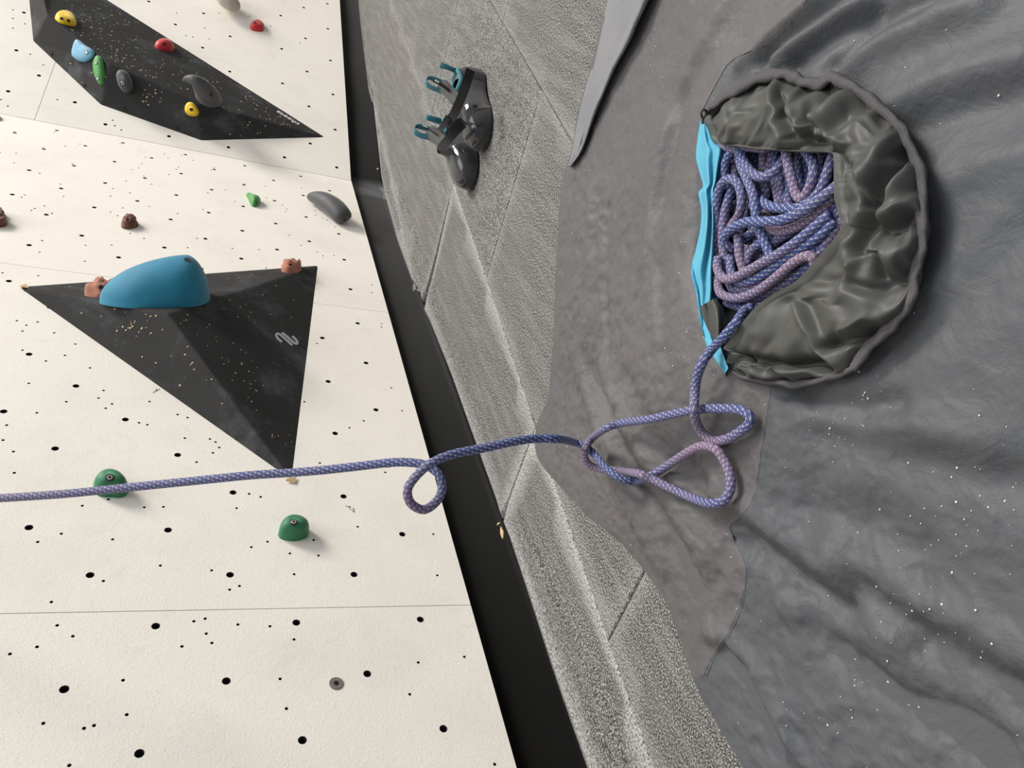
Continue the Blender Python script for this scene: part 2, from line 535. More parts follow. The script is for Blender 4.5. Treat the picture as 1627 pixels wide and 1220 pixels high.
# pencil scribble and zinc washer on the left wall
def stroke(name, pl, lines, wpx, mat, parent, off=.0006, z=None):
    V = []; F = []
    for ln in lines:
        q = catmull(ln, max(6, 4 * len(ln)))
        t = np.gradient(q, axis=0); t /= np.linalg.norm(t, axis=1)[:, None]
        nn = np.c_[-t[:, 1], t[:, 0]]
        s = len(V)
        for a, b in zip(q, nn):
            for k, o_ in ((-1, off), (1, off)):
                V.append(pl.at(a[0] + k * b[0] * wpx / 2, a[1] + k * b[1] * wpx / 2, o_))
        F += [(s + 2 * i, s + 2 * i + 1, s + 2 * i + 3, s + 2 * i + 2) for i in range(len(q) - 1)]
    return mesh_obj(name, V, F, mat, parent)


stroke('pencil_mark', WL, [[(549, 803), (553, 805), (557, 804)], [(555, 804), (556, 808), (558, 810)], [(559, 807), (563, 809), (560, 812), (564, 813)]], .9, M['pencil'], wall_left)
stroke('pencil_mark', WL, [[(243, 624), (248, 620), (254, 618)], [(248, 617), (249, 622)]], .9, M['pencil'], wall_left)


def disc_stack(pl, c, rs, sides=24):
    """lathe around the plane normal at point c: rs = [(radius, offset)...]"""
    V = []; 
    for r, o in rs:
        for k in range(sides):
            a = 2 * math.pi * k / sides
            V.append(np.asarray(c) + pl.e1 * r * math.cos(a) + pl.e2 * r * math.sin(a) + pl.n * o)
    F = grid_faces(len(rs), sides, True)
    F.append(tuple(range((len(rs) - 1) * sides, len(rs) * sides)))
    return V, F


c = WL.at(534, 1086)
wa = mesh_obj('wall_washer', *disc_stack(WL, c, [(.0105, -.0002), (.0105, .0012), (.0098, .0016), (.0042, .0016), (.0038, .0004)]), M['zinc'], None)
tag(wa, 'grey round metal washer screwed into the white wall at lower left corner of picture', 'washer')
mesh_obj('screw_head', *disc_stack(WL, c, [(.0034, .0003), (.0034, .002), (.003, .0024), (.0015, .0024), (.0013, .0008)], 12), M['sole'], wa)

# ------------------------------------------------------------------ floor: carpet-bonded mats
floor = struct(empty('floor', (1.5, .5, 0)))


def L1(x): return float(np.interp(x, [-.5, .484, .578, .64, .729, .875, 1.061, 1.241, 1.576, 1.966, 2.455, 3.496, 5.2], [.95, .827, .814, .812, .795, .772, .746, .717, .664, .609, .526, .378, .12]))
def L2(x): return .161 - .165 * (x - 2.058)
def L0(x): return .945 - .124 * (x - 2.225)
def yE(x):
    if x < 2.95: return .985
    return .985 - (x - 2.95) * math.tan(TH)
def zE(x):
    return float(np.interp(x, [.3, .54, .68, .85, 1.02, 1.33, 1.587, 1.843, 2.09, 2.393, 2.7, 3.0, 4.3], [.012, .012, .011, .005, 0, -.001, -.003, .003, .015, .017, .005, -.008, .004]))
def zmat(x, y):
    d = yE(x) - y
    k = max(0.0, 1 - d / .14)
    z = zE(x) * k * k
    return z


def dist_poly(poly, x, y):
    P_ = np.array(poly); A = P_; B = np.roll(P_, -1, 0)
    d = B - A; t = np.clip(((x - A[:, 0]) * d[:, 0] + (y - A[:, 1]) * d[:, 1]) / ((d ** 2).sum(1) + 1e-12), 0, 1)
    return float(np.min(np.hypot(x - A[:, 0] - t * d[:, 0], y - A[:, 1] - t * d[:, 1])))


def mat_tile(outline, wear=1.0, step=.045, dz=0.0):
    # densify
    o = []
    n = len(outline)
    for i in range(n):
        a = np.array(outline[i]); b = np.array(outline[(i + 1) % n]); k = max(1, int(np.linalg.norm(b - a) / .05))
        for j in range(k): o.append(a + (b - a) * j / k)
    o = np.array(o); n = len(o)
    ar = sum(o[i - 1][0] * o[i][1] - o[i][0] * o[i - 1][1] for i in range(n))
    if ar < 0: o = o[::-1]
    tg = np.roll(o, -1, 0) - np.roll(o, 1, 0); tg /= np.linalg.norm(tg, axis=1)[:, None]
    inn = np.c_[-tg[:, 1], tg[:, 0]]
    def rad(i): return .018 if yE(o[i][0]) - o[i][1] < .02 else .0035
    V = []; W_ = []
    rings = [(0, -.06), (0, -1), (.3, -.3), (1, 0)]
    for f, zz in rings:
        for i in range(n):
            r = rad(i); p = o[i] + inn[i] * (r * f + .0011)
            z = -.06 if zz == -.06 else zz * r
            V.append((p[0], p[1], zmat(*p) * (1 if zz != -.06 else 1) + z + dz)); W_.append(wear)
    F = grid_faces(len(rings), n, True)
    base = len(V) - n
    pts = [Vector((V[base + i][0], V[base + i][1])) for i in range(n)]
    poly = [(p.x, p.y) for p in pts]
    xs_ = np.arange(o[:, 0].min(), o[:, 0].max(), step); ys_ = np.arange(o[:, 1].min(), o[:, 1].max(), step)
    for x in xs_:
        for y in ys_:
            if inside(poly, x, y) and dist_poly(poly, x, y) > .012: pts.append(Vector((x, y)))
    for i in range(0, n, 1):          # a second ring for the worn margin
        p = o[i] + inn[i] * .007
        if inside(poly, *p) and dist_poly(poly, *p) > .004: pts.append(Vector(p))
    vo, eo, fo, *_ = delaunay_2d_cdt(pts, [(i, (i + 1) % n) for i in range(n)], [], 1, 1e-6)
    s = len(V)
    for v in vo:
        V.append((v.x, v.y, zmat(v.x, v.y) + dz))
        W_.append(wear * max(0, 1 - dist_poly(poly, v.x, v.y) / .007))
    F += [tuple(s + i for i in f) for f in fo]
    ob = mesh_obj('mat_tile', V, F, M['carpet'], floor, True)
    bm = bmesh.new(); bm.from_mesh(ob.data); bmesh.ops.recalc_face_normals(bm, faces=[f for f in bm.faces])
    if sum(f.normal.z * f.calc_area() for f in bm.faces) < 0: bmesh.ops.reverse_faces(bm, faces=bm.faces)
    bm.to_mesh(ob.data); bm.free()
    a = ob.data.attributes.new('worn_edge', 'FLOAT', 'POINT'); a.data.foreach_set('value', np.array(W_, np.float32))
    return ob


def linepts(f, a, b, n=6): return [(x, f(x)) for x in np.linspace(a, b, n)]
def rev(l): return l[::-1]
def low(x): return L2(x) - .9
mat_tile(linepts(L1, -.4, 1.055) + rev(linepts(yE, -.4, 1.055)), 1)
mat_tile(linepts(L1, 1.055, 1.966) + rev(linepts(yE, 1.055, 1.93)), .8)
mat_tile(linepts(L1, 1.966, 4.6) + [(4.6, L0(4.6))] + rev(linepts(L0, 2.0, 4.5)) + [(1.96, .975)], .35)
mat_tile([(2.02, L0(2.02))] + linepts(L0, 2.05, 4.6) + rev(linepts(yE, 2.05, 4.5, 14)), .5)
mat_tile([(-.4, L2(-.4)), (.625, L2(.625)), (.625, L1(.625))] + rev(linepts(L1, -.4, .58)), .4)
mat_tile([(.625, L2(.625)), (1.522, L2(1.522)), (1.522, L1(1.522))] + rev(linepts(L1, .625, 1.5)), .3)
mat_tile([(1.522, L2(1.522)), (2.38, L2(2.38)), (2.38, L1(2.38))] + rev(linepts(L1, 1.522, 2.3)), .12, dz=-.0006)
mat_tile([(2.38, L2(2.38)), (4.6, L2(4.6)), (4.6, L1(4.6))] + rev(linepts(L1, 2.38, 4.5)), .2)
mat_tile([(-.4, low(-.4)), (1.9, low(1.9)), (1.9, L2(1.9)), (-.4, L2(-.4))], .3)
mat_tile([(1.9, low(1.9)), (4.6, low(4.6)), (4.6, L2(4.6)), (1.9, L2(1.9))], .3)
mesh_obj('subfloor', [(-1.5, -2.5, -.061), (5.2, -2.5, -.061), (5.2, 1.4, -.061), (-1.5, 1.4, -.061)], [(0, 1, 2, 3)], M['void'], floor)
# torn foam at the mat edge
for q, (x, y, l, a) in enumerate([(792, 832, .014, .3), (797, 846, .022, 1.1), (600, 268, .014, 1.2)]):
    c = WL.at(x, y, .012) if y > 300 else WR.at(x, y, .012)
    V = []
    for i in range(5):
        f = i / 4 - .5
        for k in range(6):
            an = 2 * math.pi * k / 6; r = .0026 * (1.2 - abs(f) * 1.4) * rnd.uniform(.7, 1.3)
            V.append((c[0] + l * f * math.sin(a) * 1.6 + r * math.cos(an), c[1] + r * math.sin(an) * .8, c[2] + l * f * math.cos(a) * -.5 + r * math.sin(an)))
    mesh_obj('torn_foam', V, grid_faces(5, 6, True) + [(0, 1, 2, 3, 4, 5), (24, 25, 26, 27, 28, 29)], M['foam'], floor, True)


# ------------------------------------------------------------------ climbing volumes
def build_volume(name, pts, faces, bevel):
    bm = bmesh.new(); vs_ = [bm.verts.new(tuple(p)) for p in pts]
    for f in faces: bm.faces.new([vs_[i] for i in f])
    bmesh.ops.recalc_face_normals(bm, faces=bm.faces)
    eds = [e for e in bm.edges if len(e.link_faces) == 2]
    bmesh.ops.bevel(bm, geom=eds, offset=bevel, segments=2, affect='EDGES', profile=.6)
    me = bpy.data.meshes.new(name); bm.to_mesh(me); bm.free()
    me.materials.append(M['volume'])
    o = bpy.data.objects.new(name, me); COL.objects.link(o)
    return o


def chips(pl_faces, n_list, parent, seed, smin=.0012, smax=.004):
    """bare-wood knocks on the faces: thin raised splinters, one 'stuff' part"""
    r = random.Random(seed); V = []; F = []
    for (pl, poly, n, clusters) in [(a[0], a[1], b[0], b[1]) for a, b in zip(pl_faces, n_list)]:
        cnt = 0; tries = 0
        while cnt < n and tries < 4000:
            tries += 1
            if clusters and r.random() < .75:
                cx, cy, sp = r.choice(clusters); x = r.gauss(cx, sp); y = r.gauss(cy, sp * .7)
            else:
                x = r.uniform(min(p[0] for p in poly), max(p[0] for p in poly)); y = r.uniform(min(p[1] for p in poly), max(p[1] for p in poly))
            if not inside(poly, x, y): continue
            c = pl.at(x, y); L = r.uniform(smin, smax); W = L * r.uniform(.4, .9); a = r.uniform(-.6, .6) + .4
            s = len(V); k = 6
            for i in range(k):
                t = 2 * math.pi * i / k; q = r.uniform(.7, 1.1)
                u, v = L * math.cos(t) * q, W * math.sin(t) * q
                V.append(c + pl.e1 * (u * math.cos(a) - v * math.sin(a)) + pl.e2 * (u * math.sin(a) + v * math.cos(a)) + pl.n * .0007)
            F.append(tuple(range(s, s + k))); cnt += 1
    o = mesh_obj('bare_wood_chips', V, F, M['chip'], parent); o['kind'] = 'stuff'
    o['label'] = 'small tan knocks of bare wood in the black paint'
    return o


def plane3(a, b, c):
    return Plane(a, np.asarray(b) - a, np.asarray(c) - a)


A, B, Cc = WL.at(30, 456), WL.at(505, 422), WL.at(463, 762)
Ap = WL.at(266, 498, .12)
vol1 = build_volume('climbing_volume', [A, B, Cc, Ap], [(0, 3, 2), (0, 1, 3), (1, 2, 3)], .006)
tag(vol1, 'big black triangular pyramid volume on the white wall, with a teal hold on top', 'climbing volume')
fL, fT, fR = plane3(A, Ap, Cc), plane3(A, B, Ap), plane3(B, Cc, Ap)
chips([(fL, [(60, 468), (262, 502), (440, 740)]), (fT, [(60, 455), (480, 428), (268, 490)]), (fR, [(270, 504), (490, 430), (466, 735)])],
      [(42, [(230, 515, 25), (200, 510, 30), (330, 600, 35)]), (12, [(380, 445, 30)]), (62, [(300, 520, 22), (360, 580, 22), (385, 620, 18), (400, 480, 35), (440, 700, 18)])], vol1, 11, .0012, .0032)
stroke('printed_mark', fR, [[(420 + x / 20.34, 500 + y / 20.34) for x, y in l] for l in ([(575, 870), (470, 800), (400, 700), (385, 625), (450, 610), (540, 665), (720, 820), (905, 985)], [(565, 575), (700, 680), (960, 900), (1060, 935), (1070, 880), (1000, 780), (905, 690)])], 3.6, M['mark'], vol1, .0012)
# frayed plywood at two corners
for x, y in ((462, 760), (40, 455)):
    c = WL.at(x, y, .004)
    V = [c + np.array([rnd.uniform(-.012, .012), rnd.uniform(-.004, .002), rnd.uniform(-.012, .012)]) for _ in range(9)]
    bm = bmesh.new(); [bm.verts.new(tuple(v)) for v in V]; bmesh.ops.convex_hull(bm, input=bm.verts)
    me = bpy.data.meshes.new('splintered_corner'); bm.to_mesh(me); bm.free(); me.materials.append(M['foam'])
    o = bpy.data.objects.new('splintered_corner', me); COL.objects.link(o); attach(o, vol1)

b0, b1, b2, b3, b4, b5 = [WR.at(*p) for p in ((42, -45), (53, 65), (160, 166), (320, 223), (516, 218), (95, -50))]
R1, R2, R3, R4 = WR.at(60, -40, .08), WR.at(75, 24, .1), WR.at(175, 101, .1), WR.at(314, 163, .075)
vol2 = build_volume('climbing_volume', [b0, b1, b2, b3, b4, b5, R1, R2, R3, R4],
                    [(0, 1, 7, 6), (1, 2, 8, 7), (2, 3, 9, 8), (3, 4, 9), (5, 6, 7), (5, 7, 8), (5, 8, 9), (5, 9, 4), (0, 6, 5)], .006)
tag(vol2, 'long black faceted volume on the far white wall, holding yellow, red, blue and green holds', 'climbing volume')
gA, gB, gC, gD = plane3(b1, b2, R3), plane3(b2, b3, R4), plane3(b5, R3, R2), plane3(b5, b4, R3)
gE = plane3(b4, R4, b3); gF = plane3(b5, R4, R3); gG = plane3(b5, b4, R4)
bvh2 = None


def bvh_of(o):
    me = o.data
    return BVHTree.FromPolygons([v.co.copy() for v in me.vertices], [tuple(p.vertices) for p in me.polygons])


def hit(bv, x, y):
    r = ray(x, y); h = bv.ray_cast(Vector(CAM), Vector(r).normalized())
    return h[0], h[1]


class HitPlane:
    """a plane taken at the spot where a picture ray meets a mesh"""
    def __new__(cls, bv, x, y):
        p, n = hit(bv, x, y)
        n = np.array(n); t = np.cross(n, [0, 0, 1.0]); 
        return Plane(np.array(p), t, None, n)


bv1, bv2 = bvh_of(vol1), bvh_of(vol2)


class MeshSurf:
    """chips on a faceted body: at() casts onto the body"""
    def __init__(s, bv): s.bv = bv
    def at(s, x, y, off=0):
        p, n = hit(s.bv, x, y)
        if p is None: return np.array([0, 0, -.05])
        n = np.array(n)
        if n @ (CAM - np.array(p)) < 0: n = -n
        s.n = n; s.e1 = np.cross(n, [0, 0, 1.0]); s.e1 /= np.linalg.norm(s.e1); s.e2 = np.cross(n, s.e1)
        return np.array(p) + n * off


ms2 = MeshSurf(bv2)
chips([(ms2, [(80, 2), (168, 3), (505, 214), (400, 186), (314, 158), (175, 98), (85, 26)]), (ms2, [(56, 62), (160, 160), (320, 218), (490, 217), (314, 168), (175, 106), (76, 30)])],
      [(230, [(150, 60, 25), (190, 90, 22), (250, 125, 25), (300, 115, 30), (120, 30, 25), (200, 40, 30), (400, 155, 18), (440, 190, 18)]), (38, [(240, 155, 14), (130, 120, 30), (390, 205, 20)])], vol2, 5, .002, .0046)


def vhole(parent, bv, x, y, r=.005):
    p, n = hit(bv, x, y); n = np.array(n)
    if n @ (CAM - np.array(p)) < 0: n = -n
    q = Plane(np.array(p), np.cross(n, [0, .1, 1.0]), None, n)
    mesh_obj('bolt_hole', *disc_stack(q, q.o, [(r, -.0008), (r, .0006), (r * .8, .0003)], 12), M['void'], parent)


for x, y in ((466.5, 477), (453, 571), (434, 694), (106, 457)): vhole(vol1, bv1, x, y)
for x, y in ((149, 17), (117.5, 23.6), (231, 83.6), (199, 93), (81, 84), (133, 134.5), (198, 172), (351, 140), (281, 203)): vhole(vol2, bv2, x, y, .006)


# white lettering along the lower edge of the far volume
def letters(pl, txt, p0, p1, hpx, mat, parent, name):
    cu = bpy.data.curves.new(name, 'FONT'); cu.body = txt; cu.size = 1; cu.space_character = 1.05; cu.offset = .02
    to = bpy.data.objects.new(name, cu); COL.objects.link(to)
    bpy.context.view_layer.update()
    me = bpy.data.meshes.new_from_object(to.evaluated_get(bpy.context.evaluated_depsgraph_get()))
    bpy.data.objects.remove(to)
    co = np.array([v.co for v in me.vertices]); w_ = co[:, 0].max() - co[:, 0].min()
    a, b = pl.at(*p0), pl.at(*p1)
    d = b - a; L = np.linalg.norm(d); d /= L
    a = pl.at(*p0, .001); up = np.cross(pl.n, d)
    k = L / w_
    V = [a + d * (c_[0] - co[:, 0].min()) * k + up * c_[1] * k * hpx for c_ in co]
    F = [tuple(p.vertices) for p in me.polygons]
    return mesh_obj(name, V, F, mat, parent)


hp = HitPlane(bv2, 460, 186)
letters(hp, 'cheeta', (477, 197), (442, 175.5), 1.0, M['whiteprint'], vol2, 'printed_lettering')


# ------------------------------------------------------------------ climbing holds
def dome(name, pl, outline, h, foot, mat, p=.75, q=.9, rough=0.0, seed=0, n=32, rings=9, taper=None, sink=.002):
    ol = np.array([pl.at(x, y) for x, y in outline]); ol = catmull(ol, n, True)
    f = pl.at(*foot)
    V = []
    for k in range(rings):
        t = k / (rings - 1) * math.pi / 2
        cs = max(math.cos(t), 0) ** p; sn = math.sin(t) ** q
        for i in range(n):
            pt = f + (ol[i] - f) * cs + pl.n * h * sn
            if rough:
                d = pt - f
                nz = fbm(np.array(d @ pl.e1 * 60.0), np.array(d @ pl.e2 * 60.0 + k * .7), 3, seed)
                pt = pt + pl.n * nz * rough * (1 if k else 0) * 2 + (ol[i] - f) * nz * (.3 if k else 0)
            if k == 0: pt = pt - pl.n * sink
            V.append(pt)
    F = grid_faces(rings, n, True); F.append(tuple((rings - 1) * n + i for i in range(n)))
    o = mesh_obj(name, V, F, mat, None, True)
    bm = bmesh.new(); bm.from_mesh(o.data); bmesh.ops.recalc_face_normals(bm, faces=bm.faces); bm.to_mesh(o.data); bm.free()
    return o


def bolt(hold, px, r=.006, washer=True, pl=None, name='bolt'):
    bv = bvh_of(hold); p, n = hit(bv, *px)
    if p is None: return
    n = np.array(n)
    if n @ (CAM - np.array(p)) < 0: n = -n
    q = Plane(np.array(p), np.cross(n, [.1, .2, 1.0]), None, n)
    if washer:
        mesh_obj('washer', *disc_stack(q, q.o, [(r * 1.5, -.002), (r * 1.5, .0006), (r * 1.42, .001), (r * 1.1, .0008)], 20), M['sole'], hold)
        bo = mesh_obj('bolt', *disc_stack(q, q.o, [(r, -.001), (r, .0016), (r * .92, .002), (r * .5, .002), (r * .45, .0012)], 20), M['steel'], hold)
        mesh_obj('bolt_socket', *disc_stack(q, q.o, [(r * .46, .0015), (r * .44, .0021)], 6), M['void'], bo)
    else:
        mesh_obj('bolt_hole', *disc_stack(q, q.o, [(r * 1.25, -.001), (r * 1.2, .0007), (r, .0003)], 14), M['void'], hold)


def sweep_hold(name, pl, pts, mat, sides=14):
    """pts: (px,py,offset,half width,half thickness) in metres"""
    cen = np.array([np.r_[pl.at(a, b, o), w_, t_] for a, b, o, w_, t_ in pts])
    c = catmull(cen, 26)
    T = np.gradient(c[:, :3], axis=0); T /= np.linalg.norm(T, axis=1)[:, None]
    V = []
    for i in range(len(c)):
        side = np.cross(pl.n, T[i]); side /= np.linalg.norm(side); up = np.cross(T[i], side)
        e = i / (len(c) - 1); k_ = min(1, math.sqrt(max(1e-4, 1 - (1 - min(e, 1 - e) / .09) ** 2)) if min(e, 1 - e) < .09 else 1)
        for k in range(sides):
            a = 2 * math.pi * k / sides
            V.append(c[i, :3] + side * math.cos(a) * c[i, 3] * k_ + up * math.sin(a) * c[i, 4] * k_)
    F = grid_faces(len(c), sides, True); F.append(tuple(range(sides))); F.append(tuple((len(c) - 1) * sides + k for k in range(sides)))
    o = mesh_obj(name, V, F, mat, None, True)
    bm = bmesh.new(); bm.from_mesh(o.data); bmesh.ops.recalc_face_normals(bm, faces=bm.faces); bm.to_mesh(o.data); bm.free()
    return o


H = 'climbing_hold'
# left wall
o = dome(H, WL, [(148, 781), (150, 772), (160, 764), (176, 762), (193, 768), (203, 779), (201, 787), (190, 791), (176, 790), (159, 789)], .036, (177, 778), M['jade'], .55, .8)
tag(o, 'green rounded hold partly hidden behind the stretched rope', 'climbing hold'); bolt(o, (174.5, 758.5), .0046)
o = dome(H, WL, [(442, 847), (446, 838), (460, 832), (476, 834), (488, 841), (490, 850), (484, 856), (466, 860), (448, 857), (442, 852)], .034, (466, 848), M['jade'], .55, .8)
tag(o, 'green rounded hold alone on the white wall below the rope', 'climbing hold'); bolt(o, (466.5, 829.5), .0046)
o = dome(H, WL, [(191, 358), (195, 353), (203, 350), (213, 352), (220, 356), (217, 362), (206, 364), (195, 363)], .026, (205, 358), M['brown'], .9, .9, .012, 3)
tag(o, 'small dark brown knobbly hold in the middle of the white wall', 'climbing hold'); bolt(o, (203, 349), .003, False)
o = dome(H, WL, [(-22, 350), (-14, 340), (0, 338), (9, 345), (13, 354), (8, 360), (-8, 362), (-20, 360)], .026, (-4, 353), M['brown'], .9, .9, .01, 5)
tag(o, 'dark brown hold cut by the left picture edge', 'climbing hold')
o = dome(H, WL, [(391, 311), (399, 315), (408, 317), (414, 321), (411, 327), (402, 329), (397, 323), (394, 316)], .026, (403, 322), M['greenv'], 1.0, .9)
tag(o, 'small green fin-shaped hold on the upper white wall', 'climbing hold'); bolt(o, (408, 322), .0026, False)
o = sweep_hold(H, WL, [(487, 313, .018, .006, .01), (500, 314, .028, .022, .022), (515, 319, .036, .032, .03), (530, 329, .036, .036, .034), (543, 342, .028, .036, .03), (551, 352, .016, .034, .02)], M['charcoal'])
tag(o, 'long dark grey curved hold near the black skirting at top of the wall', 'climbing hold'); bolt(o, (548, 349), .004, False)
o = dome(H, WR, [(-14, 196), (-6, 190), (2, 190), (4, 198), (1, 205), (-8, 206)], .03, (-5, 198), M['greyhold'], .8, .9)
tag(o, 'sliver of a pale grey hold at left picture edge by the wall corner', 'climbing hold')
# right wall
o = dome(H, WR, [(397, 44), (400, 38), (408, 35), (416, 38), (420, 45), (417, 50), (408, 50), (400, 48)], .026, (409, 45), M['red'], .7, .85)
tag(o, 'small red round hold on the bare far wall beside the long volume', 'climbing hold'); bolt(o, (405.5, 36.5), .005, False)
o = sweep_hold(H, WR, [(346, -22, .05, .03, .03), (352, -10, .06, .036, .034), (362, 1, .055, .042, .036), (371, 8, .03, .046, .03)], M['greyhold'])
tag(o, 'pale grey horn-like hold cut by the top picture edge', 'climbing hold')
# on the triangular volume
o = dome(H, fT, [(158, 480), (190, 487), (235, 489), (290, 488), (322, 483), (334, 474), (326, 466), (290, 462), (235, 464), (185, 471)], .1, (301, 474), M['teal'], 1.25, .95, n=40, rings=14)
tag(o, 'large smooth teal slope hold on top of the triangular volume', 'climbing hold'); bolt(o, (298, 413), .006, False)
o = dome(H, fT, [(135, 470), (142, 464), (156, 460), (172, 459), (188, 461), (196, 466), (180, 471), (158, 473)], .034, (163, 466), M['terra'], .95, .9, .014, 9)
tag(o, 'terracotta rocky hold half behind the teal slope hold', 'climbing hold'); bolt(o, (160, 456), .004, False)
o = dome(H, fT, [(447, 431), (452, 427), (463, 424), (475, 425), (479, 429), (471, 433), (458, 434)], .03, (463, 429), M['terra'], .9, .9, .016, 12)
tag(o, 'small terracotta hold near the upper right corner of the triangular volume', 'climbing hold'); bolt(o, (462, 422), .004, False)
# on the long volume
def vplane(x, y): return HitPlane(bv2, x, y)
q = vplane(112, 40)
o = dome(H, q, [(87, 29), (92, 22), (104, 21), (115, 26), (121, 37), (119, 42), (106, 40), (94, 36)], .022, (104, 32), M['yellow'], .6, .8)
tag(o, 'yellow oval hold with two holes at upper end of the long volume', 'climbing hold'); bolt(o, (98, 29.5), .005, False); bolt(o, (109, 33), .005, False)
q = vplane(130, 84)
o = dome(H, q, [(123, 63), (134, 71), (149, 81), (147, 91), (136, 98), (126, 97), (116, 89), (117, 76)], .016, (133, 82), M['paleblue'], .5, .8)
tag(o, 'pale blue flat hold shaped like a half circle on the long volume', 'climbing hold'); bolt(o, (137.5, 83.5), .005, True)
q = vplane(158, 112)
o = dome(H, q, [(156, 88), (163, 96), (166, 118), (163, 136), (156, 130), (151, 116), (150, 98)], .016, (158, 113), M['greenv'], .7, .8)
tag(o, 'narrow green leaf-shaped hold beside the pale blue hold', 'climbing hold'); bolt(o, (153, 100), .004, True); bolt(o, (155.5, 125), .004, True)
q = vplane(200, 130)
o = dome(H, q, [(186, 122), (191, 114), (200, 115), (208, 123), (211, 138), (206, 147), (197, 146), (189, 136)], .04, (199, 131), M['charcoal'], .6, .8)
tag(o, 'dark grey bulb hold with a bolt on the dark side of the long volume', 'climbing hold'); bolt(o, (195, 132), .006, True)
q = vplane(305, 175)
o = dome(H, q, [(294, 172), (298, 165), (306, 164), (314, 172), (316, 180), (311, 185), (301, 184), (295, 179)], .026, (305, 175), M['yellow'], .6, .8)
tag(o, 'small yellow knob hold below the dark horn on the long volume', 'climbing hold'); bolt(o, (304, 174), .005, False)
q = vplane(262, 75)
o = dome(H, q, [(245, 73), (250, 68), (262, 67), (272, 72), (277, 78), (272, 82), (260, 81), (250, 78)], .034, (262, 76), M['red'], 1.35, .8)
tag(o, 'small red cone-shaped hold near the outer edge of the long volume', 'climbing hold'); bolt(o, (261, 70), .005, False)
q = vplane(338, 150)
o = sweep_hold(H, q, [(289, 128, .075, .004, .006), (300, 125.5, .09, .013, .014), (311, 129, .095, .020, .022), (321, 139, .075, .030, .032), (329, 150, .045, .042, .04), (335, 157, .01, .046, .03)], M['charcoal'])
tag(o, 'dark grey curved horn hold sticking out of the long volume', 'climbing hold'); bolt(o, (336, 150), .006, False)


